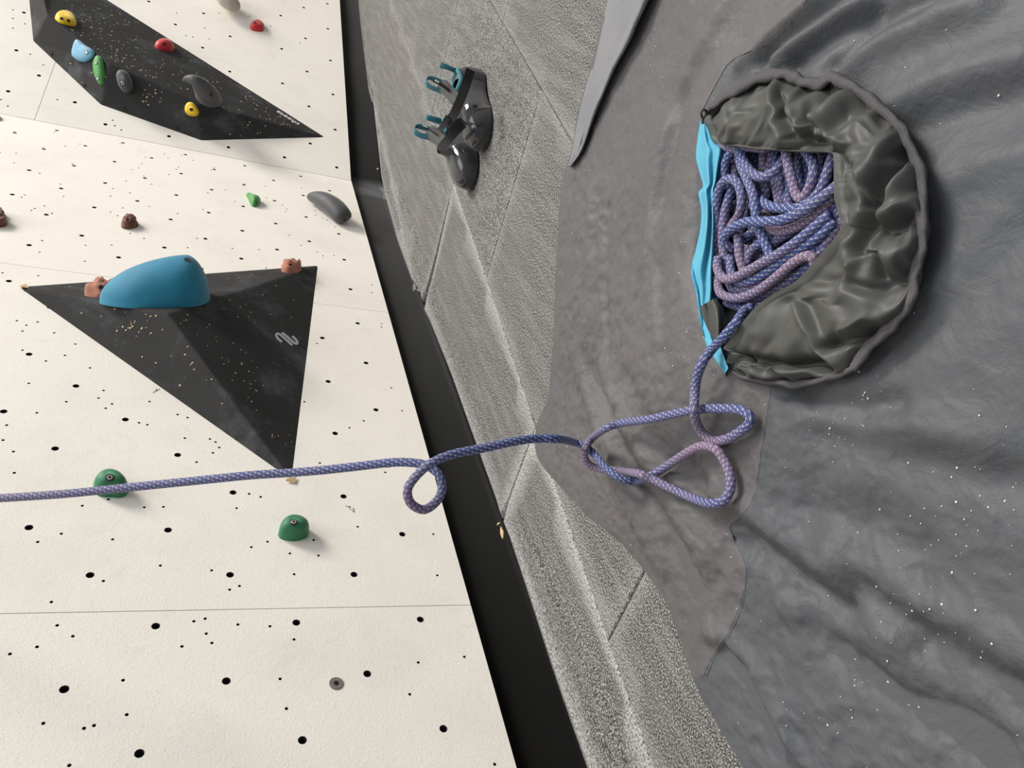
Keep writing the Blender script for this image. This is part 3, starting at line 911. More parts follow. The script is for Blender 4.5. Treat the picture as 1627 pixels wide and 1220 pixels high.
# ------------------------------------------------------------------ climbing shoes
def build_shoe(name, toe, heel, roll, label, scale=1.0, flip=1, straps=()):
    root = empty(name)
    tag(root, label, 'shoe')
    SEC = [(0, .012, .006, .03), (.006, .006, .022, .055), (.02, .003, .029, .07), (.05, .002, .029, .076), (.085, .004, .031, .072), (.115, .004, .037, .064), (.145, .001, .044, .060), (.175, 0, .046, .057), (.2, 0, .042, .05), (.218, 0, .033, .042), (.23, .001, .021, .032), (.235, .005, .008, .022)]
    sec = np.array(SEC); xs_ = np.r_[np.linspace(0, .235, 40)]
    sc = np.array([np.interp(xs_, sec[:, 0], sec[:, k]) for k in range(4)]).T
    for k in (1, 2, 3): sc[2:-2, k] = np.convolve(sc[:, k], np.ones(5) / 5, 'same')[2:-2]
    N = 21
    def section(x, zb, w_, h, grow=0.0):
        out = []
        yc = flip * .010 * math.sin(min(1, max(0, (x - .08) / .15)) * math.pi / 2) * (x / .235)
        for i in range(N):
            a = math.pi * i / (N - 1); cs, sn = math.cos(a), math.sin(a)
            y = (w_ + grow) * math.copysign(abs(cs) ** .75, cs); z = zb + (h + grow) * sn ** .7
            # asymmetric toe
            out.append([x, yc + y, z])
        return out
    def place(vs_): return [mw @ Vector(v) for v in vs_]
    toe = np.asarray(toe); heel = np.asarray(heel)
    d = toe - heel; d[2] = 0; d /= np.linalg.norm(d)
    L = Vector((d[0], d[1], 0)); U = Vector((0, 0, 1)); Y = U.cross(L)
    rot = Matrix((L, Y, U)).transposed().to_4x4() @ Matrix.Rotation(roll, 4, 'X')
    org = Vector(toe) - rot.to_3x3() @ Vector((.235 * scale, 0, 0))
    mw = Matrix.Translation(org) @ rot @ Matrix.Diagonal((scale, scale, scale, 1))
    root.location = Vector((org.x, org.y, 0))
    # upper with a foot opening pressed into the top
    V = []
    for x, zb, w_, h in sc:
        s = section(x, zb + .004, w_, h - .004)
        for i, v in enumerate(s):
            e = ((x - .055) / .05) ** 2 + ((v[1]) / .024) ** 2
            if e < 1 and v[2] > zb + h * .5: v[2] = max(zb + .012, v[2] - .055 * min(1, (1 - e) * 2.5))
        V += s
    F = grid_faces(len(sc), N); F.append(tuple(range(N))); F.append(tuple((len(sc) - 1) * N + i for i in range(N)))
    mesh_obj('upper', place(V), F, M['darksuede'], root, True)
    # sole slab
    V = []
    for x, zb, w_, h in sc:
        yc = section(x, zb, w_, h)[N // 2][1]
        for y, z in ((-w_ - .001, zb + .0075), (-w_ - .0015, zb), (-w_ * .6, zb - .001), (w_ * .6, zb - .001), (w_ + .0015, zb), (w_ + .001, zb + .0075)):
            V.append((x, yc + y, z))
    F = grid_faces(len(sc), 6, True)
    F.append(tuple(range(6))); F.append(tuple((len(sc) - 1) * 6 + i for i in range(6)))
    mesh_obj('sole', place(V), F, M['sole'], root)
    # glossy toe rubber
    V = []; k0 = int(np.searchsorted(xs_, .138)); n = 0
    for x, zb, w_, h in sc[k0:]:
        V += section(x + .001, zb + .003, w_, h - .003, .0016 + .0006 * (x > .15)); n += 1
    F = grid_faces(n, N); F.append(tuple((n - 1) * N + i for i in range(N)))
    mesh_obj('toe_rubber', place(V), F, M['rubber'], root, True)
    # heel rubber
    V = []; n = 0
    for x, zb, w_, h in sc[:9]:
        s = section(x - .001, zb + .002, w_, h * .9, .0014); V += s; n += 1
    mesh_obj('heel_rubber', place(V), grid_faces(n, N), M['sole'], root, True)
    # collar edge
    col_pts = []
    for i in range(40):
        a = 2 * math.pi * i / 40
        x = .055 + .047 * math.cos(a); y = .023 * math.sin(a)
        zb, w_, h = [float(np.interp(x, xs_, sc[:, k])) for k in (1, 2, 3)]
        yy = min(1, abs(y) / max(w_, 1e-4)); z = zb + .004 + (h - .004) * max(0, (1 - yy ** 2.6)) ** .35 + .002
        col_pts.append((x, y, z))
    cp = np.array(col_pts + col_pts[:1])
    vv, ff, _ = tube(cp, .0055, 8); mesh_obj('collar', place(vv), ff, M['tealweb'], root, True)
    # tongue flap
    V = []
    for i in range(9):
        f = i / 8
        for k in range(7):
            g = k / 6 * 2 - 1
            V.append((.118 - .05 * f, g * (.02 + .003 * f), .068 + .035 * f + .01 * f * f - .010 * g * g + .003 * math.sin(g * 4 + f * 3)))
    V += [(a, b, c - .0025) for a, b, c in V]
    F = grid_faces(9, 7); F += [tuple(63 + i for i in f[::-1]) for f in F]
    mesh_obj('tongue', place(V), F, M['suede'], root, True)
    def ribbon(nm, cen, wdir, wid, mat, th=.0016, par=None):
        c_ = catmull(cen, 22); wdir = np.asarray(wdir, float)
        T = np.gradient(c_, axis=0); T /= np.linalg.norm(T, axis=1)[:, None]
        V = []
        for p_, t_ in zip(c_, T):
            s_ = wdir - t_ * (wdir @ t_); s_ /= np.linalg.norm(s_); nn = np.cross(t_, s_)
            for a, b in ((-1, -1), (1, -1), (1, 1), (-1, 1)): V.append(p_ + s_ * a * wid / 2 + nn * b * th / 2)
        return mesh_obj(nm, place(V), grid_faces(22, 4, True) + [(0, 1, 2, 3), (84, 85, 86, 87)], mat, par or root)
    # pull loops at the heel and on the tongue
    ribbon('pull_loop', [(.004, -.006, .06), (-.006, -.007, .085), (-.004, -.004, .103), (.006, .004, .104), (.012, .007, .085), (.012, .006, .066)], (.2, 1, 0), .015, M['tealweb'])
    lp = ribbon('pull_loop', [(.075, -.01, .098), (.066, -.014, .128), (.058, -.01, .14), (.052, 0, .136), (.058, .004, .11), (.066, .004, .096)], (.3, 1, 0), .018, M['tealweb'])
    tb = ribbon('pull_tab', [(.09, .012, .088), (.084, .02, .112), (.08, .024, .135)], (1, .2, 0), .014, M['web'])
    ribbon('tab_print', [(.0826, .0228, .119), (.0808, .0245, .129)], (1, .2, 0), .006, M['whiteprint'], .0022, tb)
    for cen, wd, wid in straps:
        c_ = catmull([P(x, y, h) for x, y, h in cen], 40); wd = np.asarray(wd, float)
        T = np.gradient(c_, axis=0); T /= np.linalg.norm(T, axis=1)[:, None]; V = []
        for p_, t_ in zip(c_, T):
            s_ = wd - t_ * (wd @ t_); s_ /= np.linalg.norm(s_); nn = np.cross(t_, s_)
            for a, b in ((-1, -1), (1, -1), (1, 1), (-1, 1)): V.append(p_ + s_ * a * wid / 2 + nn * b * .001)
        mesh_obj('strap', V, grid_faces(40, 4, True) + [(0, 1, 2, 3), (156, 157, 158, 159)], M['web'], root)
    return root


build_shoe('climbing_shoe', P(773, 239, .0) + [0, 0, .002], P(765, 118, 0), math.radians(0), 'dark climbing shoe on the mat nearer the grey cloth, black strap sticking up', 1.0, 1,
           [([(748, 110, .105), (742, 130, .105), (733, 155, .10), (722, 180, .095), (711, 197, .088), (712, 202, .076), (724, 196, .074), (736, 192, .07)], (.5, -.1, .6), .021),
            ([(742, 182, .072), (748, 176, .07), (757, 172, .064), (766, 170, .05), (776, 168, .028)], (1, 0, .2), .02)])
build_shoe('climbing_shoe', P(758, 289, 0) + [0, 0, .002], P(734, 174, 0), math.radians(0), 'dark climbing shoe on the mat nearer the white wall, toe furthest forward', .98, -1,
           [([(736, 196, .075), (724, 208, .085), (712, 222, .088), (702, 234, .082), (700, 242, .072), (708, 247, .066), (718, 240, .066)], (.5, -.1, .6), .021),
            ([(712, 186, .1), (706, 196, .098), (700, 206, .09), (698, 204, .08)], (.5, -.1, .6), .014)])

# ------------------------------------------------------------------ rope bag: grey cloth spread on the mats
bag = empty('rope_bag', (.64, .18, 0))
tag(bag, 'large grey cloth rope bag spread on the mat with its drawstring mouth open', 'bag')

RO = [((1120, 181), (1123, 198)), ((1146, 158), (1129, 214)), ((1174, 139), (1136, 226)), ((1205, 125), (1158, 230)), ((1233, 117), (1182, 233)), ((1256, 122), (1205, 236)), ((1276, 129), (1228, 237)), ((1303, 134), (1250, 238)), ((1320, 122), (1268, 239)), ((1352, 139), (1303, 240)), ((1384, 160), (1321, 243)),
      ((1417, 190), (1324, 258)), ((1438, 220), (1324, 275)), ((1455, 254), (1324, 292)), ((1465, 300), (1325, 315)), ((1465, 350), (1331, 340)), ((1463, 393), (1336, 358)), ((1455, 429), (1322, 382)), ((1447, 469), (1298, 409)), ((1430, 504), (1265, 445)),
      ((1406, 526), (1233, 464)), ((1379, 553), (1203, 485)), ((1357, 580), (1179, 512)), ((1330, 596), (1160, 539)), ((1292, 606), (1149, 553)), ((1250, 610), (1160, 560)), ((1200, 604), (1156, 568)), ((1163, 591), (1152, 577))]
ringpx = catmull([r for r, _ in RO], 200); openpx = catmull([o_ for _, o_ in RO], 2000)
# keep ring/opening pairing by control index
def paired(n):
    Rp = np.array([r for r, _ in RO], float); Op = np.array([o_ for _, o_ in RO], float)
    k = np.arange(len(RO)); t = np.linspace(0, len(RO) - 1, n)
    def cr(p):
        q = np.vstack([2 * p[0] - p[1], p, 2 * p[-1] - p[-2]]); out = []
        for tt in t:
            i = min(int(tt), len(RO) - 2); f = tt - i
            a, b, c, d = q[i], q[i + 1], q[i + 2], q[i + 3]
            out.append(.5 * (2 * b + (c - a) * f + (2 * a - 5 * b + 4 * c - d) * f * f + (3 * b - a - 3 * c + d) * f ** 3))
        return np.array(out)
    return cr(Rp), cr(Op)


def W2(px, z=.02):
    p = P(px[0], px[1], z); return (p[0], p[1])


RCX, RCY = .655, .185
def rho(x, y): return np.sqrt(((x - RCX) / .195) ** 2 + ((y - RCY) / .14) ** 2)


FOLDS = []
def addf(pts, wd, hh, z=.015):
    FOLDS.append(([W2(p, z) for p in pts], wd, hh))


# long valleys and ridges of the spread cloth
addf([(935, 590), (985, 690), (1035, 790), (1075, 880), (1095, 930)], .016, -.008)
addf([(960, 580), (1015, 690), (1065, 780), (1120, 880)], .02, .007)
addf([(905, 560), (950, 680), (1000, 790), (1045, 900)], .018, .006)
addf([(1005, 600), (1060, 700), (1120, 770)], .02, -.006)
addf([(1172, 838), (1240, 890), (1300, 935), (1345, 965)], .018, -.010)
addf([(1150, 790), (1240, 845), (1330, 920), (1420, 1010)], .02, .008)
addf([(1370, 935), (1440, 985), (1530, 1040), (1640, 1110)], .018, -.010)
addf([(1340, 880), (1450, 960), (1560, 1025), (1640, 1070)], .022, .008)
addf([(1300, 1000), (1370, 1060), (1450, 1120), (1560, 1190)], .018, -.009)
addf([(1250, 960), (1340, 1010), (1440, 1090)], .018, .006)
addf([(1145, 1035), (1180, 1080), (1200, 1130), (1225, 1190)], .012, -.008)
addf([(1120, 1000), (1165, 1040), (1215, 1100), (1245, 1180)], .014, .006)
addf([(1335, 695), (1420, 712), (1520, 738), (1640, 770)], .02, -.007)
addf([(1300, 660), (1420, 680), (1560, 710)], .022, .006)
addf([(1275, 622), (1330, 640), (1390, 655), (1440, 645)], .014, -.008)
addf([(1300, 800), (1380, 825), (1460, 870)], .02, -.005)
# radiating from the mouth, top
addf([(1215, 95), (1265, 50), (1320, 8), (1345, -20)], .014, -.009)
addf([(1240, 92), (1300, 50), (1370, 10)], .014, .009)
addf([(1265, 105), (1320, 60), (1385, 22)], .012, -.008)
addf([(1330, 108), (1370, 60), (1410, 30), (1470, 0)], .014, -.009)
addf([(1345, 112), (1400, 70), (1480, 30), (1560, 5)], .018, .008)
addf([(1180, 100), (1230, 55), (1290, 5)], .014, .007)
addf([(1420, 170), (1500, 130), (1620, 95)], .02, .006)
addf([(1450, 215), (1540, 175), (1640, 150)], .02, -.006)
addf([(1485, 300), (1560, 270), (1640, 245)], .018, .005)
addf([(1440, 560), (1510, 500), (1570, 440), (1640, 355)], .022, -.0035)
addf([(1480, 480), (1520, 440), (1560, 400), (1640, 300)], .024, .003)
addf([(1090, 120), (1120, 60), (1150, 0)], .02, .006)
addf([(1050, 330), (1062, 250), (1080, 170), (1100, 110)], .018, -.005)
addf([(1030, 420), (1040, 300), (1060, 200)], .014, .004)
addf([(935, 300), (930, 420), (925, 540)], .018, .005)
addf([(960, 330), (955, 440), (965, 540)], .012, -.004)
addf([(905, 290), (895, 380), (890, 470)], .012, -.003)
addf([(1060, 430), (1075, 500), (1080, 560)], .016, -.004)


def zsheet(x, y):
    x = np.asarray(x, float); y = np.asarray(y, float)
    r = rho(x, y)
    z = .008 + .015 / (1 + np.exp((r - 1.5) / .36))
    z = z + .030 * np.exp(-(((x - .72) / .17) ** 2 + ((y - .44) / .15) ** 2)) + .012 * np.exp(-(((x - .42) / .2) ** 2 + ((y - .3) / .2) ** 2))
    k = 1 / (1 + np.exp((r - .86) / .05))
    f = folds(x, y, FOLDS)
    soft = fbm(x * 9, y * 9, 3, 3) * .012
    cr = np.abs(fbm(x * 32, y * 32, 4, 9)) * -.006 + fbm(x * 70, y * 70, 2, 21) * .0022
    z = z + (f * 1.5 + soft + cr * (.45 + 1.9 / (1 + np.exp(-(y - .30) / .06)))) * (1 - k * .8)
    z = z - .026 * k
    return np.maximum(z, .003)


LB = [(1060, -302), (1010, -150), (985, -60), (966, 0), (948, 80), (930, 140), (918, 190), (909, 240), (896, 280), (890, 340), (886, 400), (882, 470), (882, 530), (878, 590), (868, 640), (852, 682), (856, 726), (880, 760), (930, 812), (984, 860), (1012, 888), (1032, 915), (1062, 960), (1080, 1010), (1100, 1070), (1130, 1130), (1185, 1220), (1240, 1320)]
lbw = catmull([np.r_[P(x, y, .004)[:2]] for x, y in LB], 520)
nv, nu = 520, 380
tt = np.linspace(0, 1, nv)[:, None]
rb = (1 - tt) * np.array([[1.05, -.55]]) + tt * np.array([[-.02, .25]])
uu = np.linspace(0, 1, nu)
GX = lbw[:, :1] * (1 - uu) + rb[:, :1] * uu
GY = lbw[:, 1:] * (1 - uu) + rb[:, 1:] * uu
GX = GX + fbm(tt * 30, tt * 0 + 3, 3, 4) * .010 * np.exp(-uu * 12)
GZ = zsheet(GX, GY)
edge = np.exp(-uu / .03)[None, :]
GZ = GZ * (1 - edge) + (.0045 + .003 * (vnoise(tt * 40, tt * 0, 8))) * edge
GZ = np.maximum(GZ, .0035)
V = np.stack([GX, GY, GZ], -1).reshape(-1, 3)
F = grid_faces(nv, nu)
# turned-down edge gives the cloth a thickness at its border
s = len(V); V = np.vstack([V, np.c_[lbw[:, 0] + GX[:, 0] - lbw[:, 0], lbw[:, 1], np.full(nv, .0005)]])
F += [(i * nu, s + i, s + i + 1, (i + 1) * nu) for i in range(nv - 1)]
sheet = mesh_obj('cloth', V, F, M['sheet'], bag, True)
# the cloth is sewn from two panels; the seam divides them
SEAM = [(1345, -200), (1330, -100), (1290, -20), (1275, 10), (1230, 62), (1165, 95), (1140, 130), (1115, 178), (1105, 300), (1105, 400), (1150, 560), (1222, 600), (1222, 616), (1214, 665), (1206, 720), (1196, 785), (1178, 815), (1158, 836), (1162, 856), (1174, 885), (1183, 912), (1174, 955), (1152, 1008), (1128, 1045), (1115, 1072), (1040, 1110), (900, 1200)]
Dc = (V - CAM) @ RM; qx = Dc[:, 0] / np.maximum(Dc[:, 2], .05) * 1212 + 813.5; qy = Dc[:, 1] / np.maximum(Dc[:, 2], .05) * 1212 + 610
sx_ = np.interp(qy, [p_[1] for p_ in SEAM], [p_[0] for p_ in SEAM])
sp_ = np.where(Dc[:, 2] < .1, 1.0, np.clip((qx - sx_) / 4 + .5, 0, 1))
at_ = sheet.data.attributes.new('side_panel', 'FLOAT', 'POINT'); at_.data.foreach_set('value', sp_.astype(np.float32))


def zs(x, y): return float(zsheet(np.array(x), np.array(y)))
def onsheet(px, py, extra=.0):
    z = .02
    for _ in range(6):
        p = P(px, py, z); z = zs(p[0], p[1]) + extra
    return P(px, py, z)


# turned-over hem along the upper left border
outer = catmull([(1060, -300), (1012, -150), (986, -60), (966, 0), (948, 80), (930, 140), (918, 190), (909, 240), (904, 262)], 60)
inner = catmull([(1180, -300), (1100, -150), (1060, -60), (1031, 0), (1012, 40), (1003, 62), (975, 115), (945, 185), (925, 240), (907, 264)], 60)
V = []
n = 15
for i in range(60):
    wsc = 1 - max(0, (i - 40) / 20) * .7
    for k in range(n):
        f = k / (n - 1)
        px = outer[i] * (1 - f) + inner[i] * f
        z = .006 + wsc * (.012 * f ** .6 + .006 * math.sin(math.pi * f) + .010 * float(np.exp(-((f - .88) / .12) ** 2))) + .006 * float(fbm(np.array(i * .35), np.array(k * .5), 3, 2))
        V.append(P(px[0], px[1], max(.007, z)))
    px = inner[i]; pq = P(px[0] - 5, px[1], .010); V.append(P(px[0] - 1, px[1], .012)); V.append(P(px[0] - 6, px[1] - 2, .004))
mesh_obj('turned_hem', V, grid_faces(60, n + 2), M['foldcloth'], bag, True)['label'] = 'paler turned-over hem of the cloth'

# seam line
def ribbon_on(pts, wpx, h, name, mat, par, n=120):
    q = catmull(pts, n); t = np.gradient(q, axis=0); t /= np.linalg.norm(t, axis=1)[:, None]; nn = np.c_[-t[:, 1], t[:, 0]]
    V = []
    for a, b in zip(q, nn):
        for k, hh in ((-1, .0002), (-.6, h), (.2, h * .9), (1, .0002)):
            V.append(onsheet(a[0] + k * b[0] * wpx / 2, a[1] + k * b[1] * wpx / 2, hh))
    return mesh_obj(name, V, grid_faces(n, 4), mat, par, True)


ribbon_on([(1222, 616), (1214, 665), (1206, 720), (1196, 785), (1178, 815), (1158, 836), (1162, 856), (1174, 885), (1183, 912), (1174, 955), (1152, 1008), (1128, 1045), (1115, 1072)], 7, .0007, 'seam', M['sheet'], bag)
q0 = catmull([(1218, 616), (1210, 665), (1202, 720), (1192, 785), (1175, 813), (1155, 836), (1159, 858), (1171, 886), (1180, 913), (1178, 955), (1156, 1008), (1132, 1045), (1119, 1075)], 160)
vv, ff, _ = tube(np.array([onsheet(a + 4.2, b, 0) for a, b in q0]), .00028, 5); mesh_obj('seam_thread', vv, ff, M['web'], bag)
mesh_obj('stitch_line', *tube(np.array([onsheet(a, b, .0003) for a, b in catmull([(1115, 178), (1140, 130), (1165, 95), (1230, 62), (1275, 10), (1290, -20)], 80)]), .0005, 5)[:2], M['hem'], bag)

# chalk flecks
V = []; F = []; r = random.Random(21)
cl = [(1060, 130, 40), (1000, 70, 40), (1150, 370, 60), (960, 450, 50), (1120, 530, 25), (1320, 690, 25), (1420, 870, 80), (1330, 610, 40), (1480, 1010, 60), (1340, 1150, 60), (1100, 560, 30), (905, 700, 25), (1560, 800, 60)]
for k in range(340):
    if r.random() < .7:
        cx, cy, sp = r.choice(cl); x, y = r.gauss(cx, sp), r.gauss(cy, sp)
    else: x, y = r.uniform(890, 1620), r.uniform(5, 1215)
    w0 = P(x, y, .02); rr = float(rho(np.array(w0[0]), np.array(w0[1])))
    if rr < 1.0: continue
    lb_x = np.interp(y, [a[1] for a in LB], [a[0] for a in LB])
    if x < lb_x + 12: continue
    c = onsheet(x, y, .0006); sz = r.choice([.0004, .0005, .0006, .0007, .0010])
    s = len(V); an = r.uniform(0, 6.3)
    for i in range(5):
        t = an + 2 * math.pi * i / 5; V.append(c + np.array([sz * math.cos(t) * r.uniform(.7, 1.3), sz * math.sin(t) * r.uniform(.7, 1.3), 0]))
    V.append(c + np.array([0, 0, sz * .6])); F += [(s + i, s + (i + 1) % 5, s + 5) for i in range(5)]
o = mesh_obj('chalk_flecks', V, F, M['chalk'], bag); o['kind'] = 'stuff'

# ---- mouth: drawstring casing band and the turned-out lining inside it
LF = [  # folds of the lining: picture polyline, half width px, height m
    ([(1226, 150), (1232, 180), (1240, 200), (1262, 222), (1285, 226)], 7, -.011), ([(1236, 150), (1246, 182), (1258, 200)], 8, .007), ([(1212, 150), (1220, 190), (1234, 215)], 10, .006),
    ([(1272, 183), (1278, 200), (1287, 214)], 6, -.012), ([(1270, 178), (1292, 165), (1310, 140)], 9, -.005), ([(1290, 186), (1310, 165), (1330, 150)], 12, .010), ([(1284, 180), (1300, 200), (1325, 225)], 9, .007),
    ([(1326, 250), (1345, 280), (1371, 314)], 7, -.009), ([(1340, 245), (1358, 276), (1376, 304)], 9, .007), ([(1371, 317), (1392, 290), (1415, 262), (1436, 242)], 8, -.013), ([(1386, 318), (1408, 290), (1436, 262)], 10, .010), ([(1352, 290), (1380, 240), (1410, 205)], 13, .008),
    ([(1347, 398), (1362, 360), (1379, 322), (1394, 300)], 6, -.011), ([(1334, 380), (1352, 345), (1368, 318)], 10, .007), ([(1377, 399), (1377, 375), (1384, 350), (1400, 338)], 6, -.009), ([(1398, 357), (1412, 350), (1425, 334)], 11, -.014), ([(1392, 334), (1412, 322), (1440, 318), (1452, 330)], 8, .010),
    ([(1347, 399), (1362, 401), (1377, 400)], 3, -.006), ([(1378, 402), (1400, 410), (1440, 395)], 14, .007), ([(1376, 404), (1377, 420), (1378, 436)], 5, -.010), ([(1336, 432), (1345, 410), (1360, 404)], 8, .006),
    ([(1340, 446), (1360, 452), (1380, 452), (1398, 446)], 10, -.010), ([(1338, 424), (1346, 440), (1372, 447)], 6, .007), ([(1410, 440), (1430, 425), (1448, 415)], 10, -.009), ([(1271, 446), (1300, 440), (1336, 430)], 5, -.005),
    ([(1249, 488), (1262, 515), (1276, 542), (1298, 564), (1318, 572)], 7, .010), ([(1237, 484), (1262, 530), (1285, 562)], 9, -.008), ([(1262, 484), (1290, 530), (1304, 540)], 8, -.006),
    ([(1300, 541), (1345, 534), (1398, 524), (1438, 492)], 9, -.014), ([(1310, 555), (1350, 552), (1400, 535)], 10, .006), ([(1330, 520), (1380, 505), (1425, 480)], 13, .009),
    ([(1160, 562), (1200, 570), (1250, 575), (1300, 578)], 7, -.020), ([(1180, 592), (1230, 594), (1300, 592), (1340, 580)], 8, .008), ([(1165, 578), (1200, 590), (1240, 601)], 4, -.007),
]
NT_, NS = 340, 56
Rp, Op = paired(NT_)
U_ = np.linspace(0, 1, NS)
PX = Rp[:, None, 0] * (1 - U_) + Op[:, None, 0] * U_
PY = Rp[:, None, 1] * (1 - U_) + Op[:, None, 1] * U_
ZR, ZO = .040, .060
Z = ZR * (1 - U_)[None, :] + ZO * U_[None, :] + .020 * np.sin(np.pi * U_)[None, :] ** .8
wl = np.hypot(Rp[:, 0] - Op[:, 0], Rp[:, 1] - Op[:, 1])[:, None]
damp = np.clip(np.minimum(U_[None, :], 1 - U_[None, :]) * 9, 0, 1) * np.clip(wl / 60, .15, 1)
Z0 = Z - .018 * np.clip(1 - wl / 60, 0, 1)
Zf = Z0 + (folds(PX, PY, [(a, b_ * 1.2, c_ * 1.1) for a, b_, c_ in LF]) + fbm(PX / 30, PY / 30, 3, 6) * .010) * damp


def unproj(PX, PY, Z):
    D = np.stack([(PX - 813.5) / 1212, (PY - 610) / 1212, np.ones_like(PX)], -1) @ RM.T
    return CAM + D * ((Z - CAM[2]) / D[..., 2])[..., None]


def relax(X, X0, et, es, it, pin, zmin, bend=.25, seed=1):
    """let the cloth buckle: it is longer than the gap it fills, so it folds (position based cloth)"""
    X = X.copy(); n, m_ = X.shape[:2]
    cons = []
    for di, dj, e in ((1, 0, et), (0, 1, es), (1, 1, (et + es) / 2), (1, -1, (et + es) / 2)):
        a = (slice(0, n - di), slice(max(0, -dj), m_ - max(0, dj))); b = (slice(di, n), slice(max(0, dj), m_ + min(0, dj)))
        L = np.linalg.norm(X0[a] - X0[b], axis=-1) * (1 + e)
        cons.append((a, b, L, .9 if di * dj == 0 else .35))
    free = (~pin)[..., None].astype(float)
    wt = np.zeros((n, m_, 1))
    for a, b, L, k in cons: wt[a] += 1; wt[b] += 1
    vel = np.zeros_like(X)
    for q in range(it):
        if q < it * .8: X[..., 2] -= .00004
        for _ in range(2):
            C = np.zeros_like(X)
            for a, b, L, k in cons:
                d = X[b] - X[a]; l = np.linalg.norm(d, axis=-1) + 1e-9
                f = (k * .5 * (l - L) / l)[..., None] * d
                C[a] += f; C[b] -= f
            X += C / wt * 2.6 * free
        lap = np.zeros_like(X)
        lap[1:-1] += X[2:] + X[:-2] - 2 * X[1:-1]
        lap[:, 1:-1] += X[:, 2:] + X[:, :-2] - 2 * X[:, 1:-1]
        X += lap * .25 * bend * free
        X[..., 2] = np.where(pin, X[..., 2], np.maximum(X[..., 2], zmin))
    return X


def resample(A, n, m_):
    a = np.linspace(0, A.shape[0] - 1, n); b = np.linspace(0, A.shape[1] - 1, m_)
    i = np.minimum(a.astype(int), A.shape[0] - 2); j = np.minimum(b.astype(int), A.shape[1] - 2)
    f = (a - i)[:, None, None]; g = (b - j)[None, :, None]
    A = A if A.ndim == 3 else A[..., None]
    T = lambda p, q: A[i + p][:, j + q]
    return (T(0, 0) * (1 - f) + T(1, 0) * f) * (1 - g) + (T(0, 1) * (1 - f) + T(1, 1) * f) * g


def smooth(X, it, pin):
    fr = (~pin)[..., None]
    for _ in range(it):
        lap = np.zeros_like(X)
        lap[1:-1] += X[2:] + X[:-2] - 2 * X[1:-1]; lap[:, 1:-1] += X[:, 2:] + X[:, :-2] - 2 * X[:, 1:-1]
        X = X + lap * .2 * fr
    return X


def pins(n, m_):
    p = np.zeros((n, m_), bool); p[:, 0] = p[:, -1] = True; p[0] = p[-1] = True
    p |= (np.interp(np.linspace(0, 1, n), np.linspace(0, 1, NT_), wl[:, 0])[:, None] < 42)
    return p


# two passes: large folds on a coarse cloth, then creases on the fine one
X0 = unproj(PX, PY, Z0); Xf = unproj(PX, PY, Zf)
nc, mc = 110, 19
zmin = np.minimum(Z0 - .024, .040)
Xc = relax(resample(Xf, nc, mc), resample(X0, nc, mc), .24, .20, 300, pins(nc, mc), resample(zmin, nc, mc)[..., 0], .05)
pf = pins(NT_, NS)
Vl = smooth(resample(Xc, NT_, NS), 6, pf)
Vl[:, 0] = X0[:, 0]; Vl[:, -1] = X0[:, -1]
Vl[..., 2] += folds(PX, PY, [(a, b_ * 1.05, c_ * .75) for a, b_, c_ in LF]) * damp
Vl = relax(Vl, Vl, .02, .02, 14, pf, zmin - .01, .16)
# roll the free edge under, over the rope
rows = [Vl]
inn_dir = Vl[:, -1] - Vl[:, -6]; inn_dir[:, 2] = 0; inn_dir /= np.linalg.norm(inn_dir, axis=1)[:, None] + 1e-9
for dz, dd in ((-.003, .0012), (-.008, .0006), (-.016, -.003), (-.026, -.008), (-.036, -.010)):
    e = Vl[:, -1] + inn_dir * dd; e[:, 2] += dz; e[:, 2] = np.maximum(e[:, 2], .012)
    rows.append(e[:, None, :])
Vl = np.concatenate(rows, 1)
lining = mesh_obj('mouth_lining', Vl.reshape(-1, 3), grid_faces(NT_, NS + 5), M['lining'], bag, True)
# casing band
V = []
tg = np.gradient(Rp, axis=0); tg /= np.linalg.norm(tg, axis=1)[:, None] + 1e-9; nr = np.c_[tg[:, 1], -tg[:, 0]]
for i in range(NT_):
    f = i / NT_
    wd = 9.5 * min(1, .35 + min(f, 1 - f) * 9) * (1 + .12 * math.sin(i * .31)) * (.65 if f > .82 else 1)
    wob = 1.2 * math.sin(i * .23) + .8 * math.sin(i * .57)
    for k, hh in ((-1.35, -.022), (-1.0, -.002), (-.75, .0032), (0, .0042 + .001 * math.sin(i * .5)), (.75, .0032), (1.0, -.002), (1.1, -.015)):
        q = Rp[i] + nr[i] * (k * wd + wob)
        V.append(P(q[0], q[1], ZR + .003 + hh))
mesh_obj('drawstring_casing', V, grid_faces(NT_, 7), M['hem'], bag, True)
# knotted cord end
vv, ff, _ = tube(catmull([P(1117, 190, .04), P(1114, 180, .05), P(1119, 174, .055), P(1123, 180, .05), P(1118, 188, .044), P(1116, 196, .036)], 30), .0014, 7)
mesh_obj('drawcord', vv, ff, M['web'], bag, True)

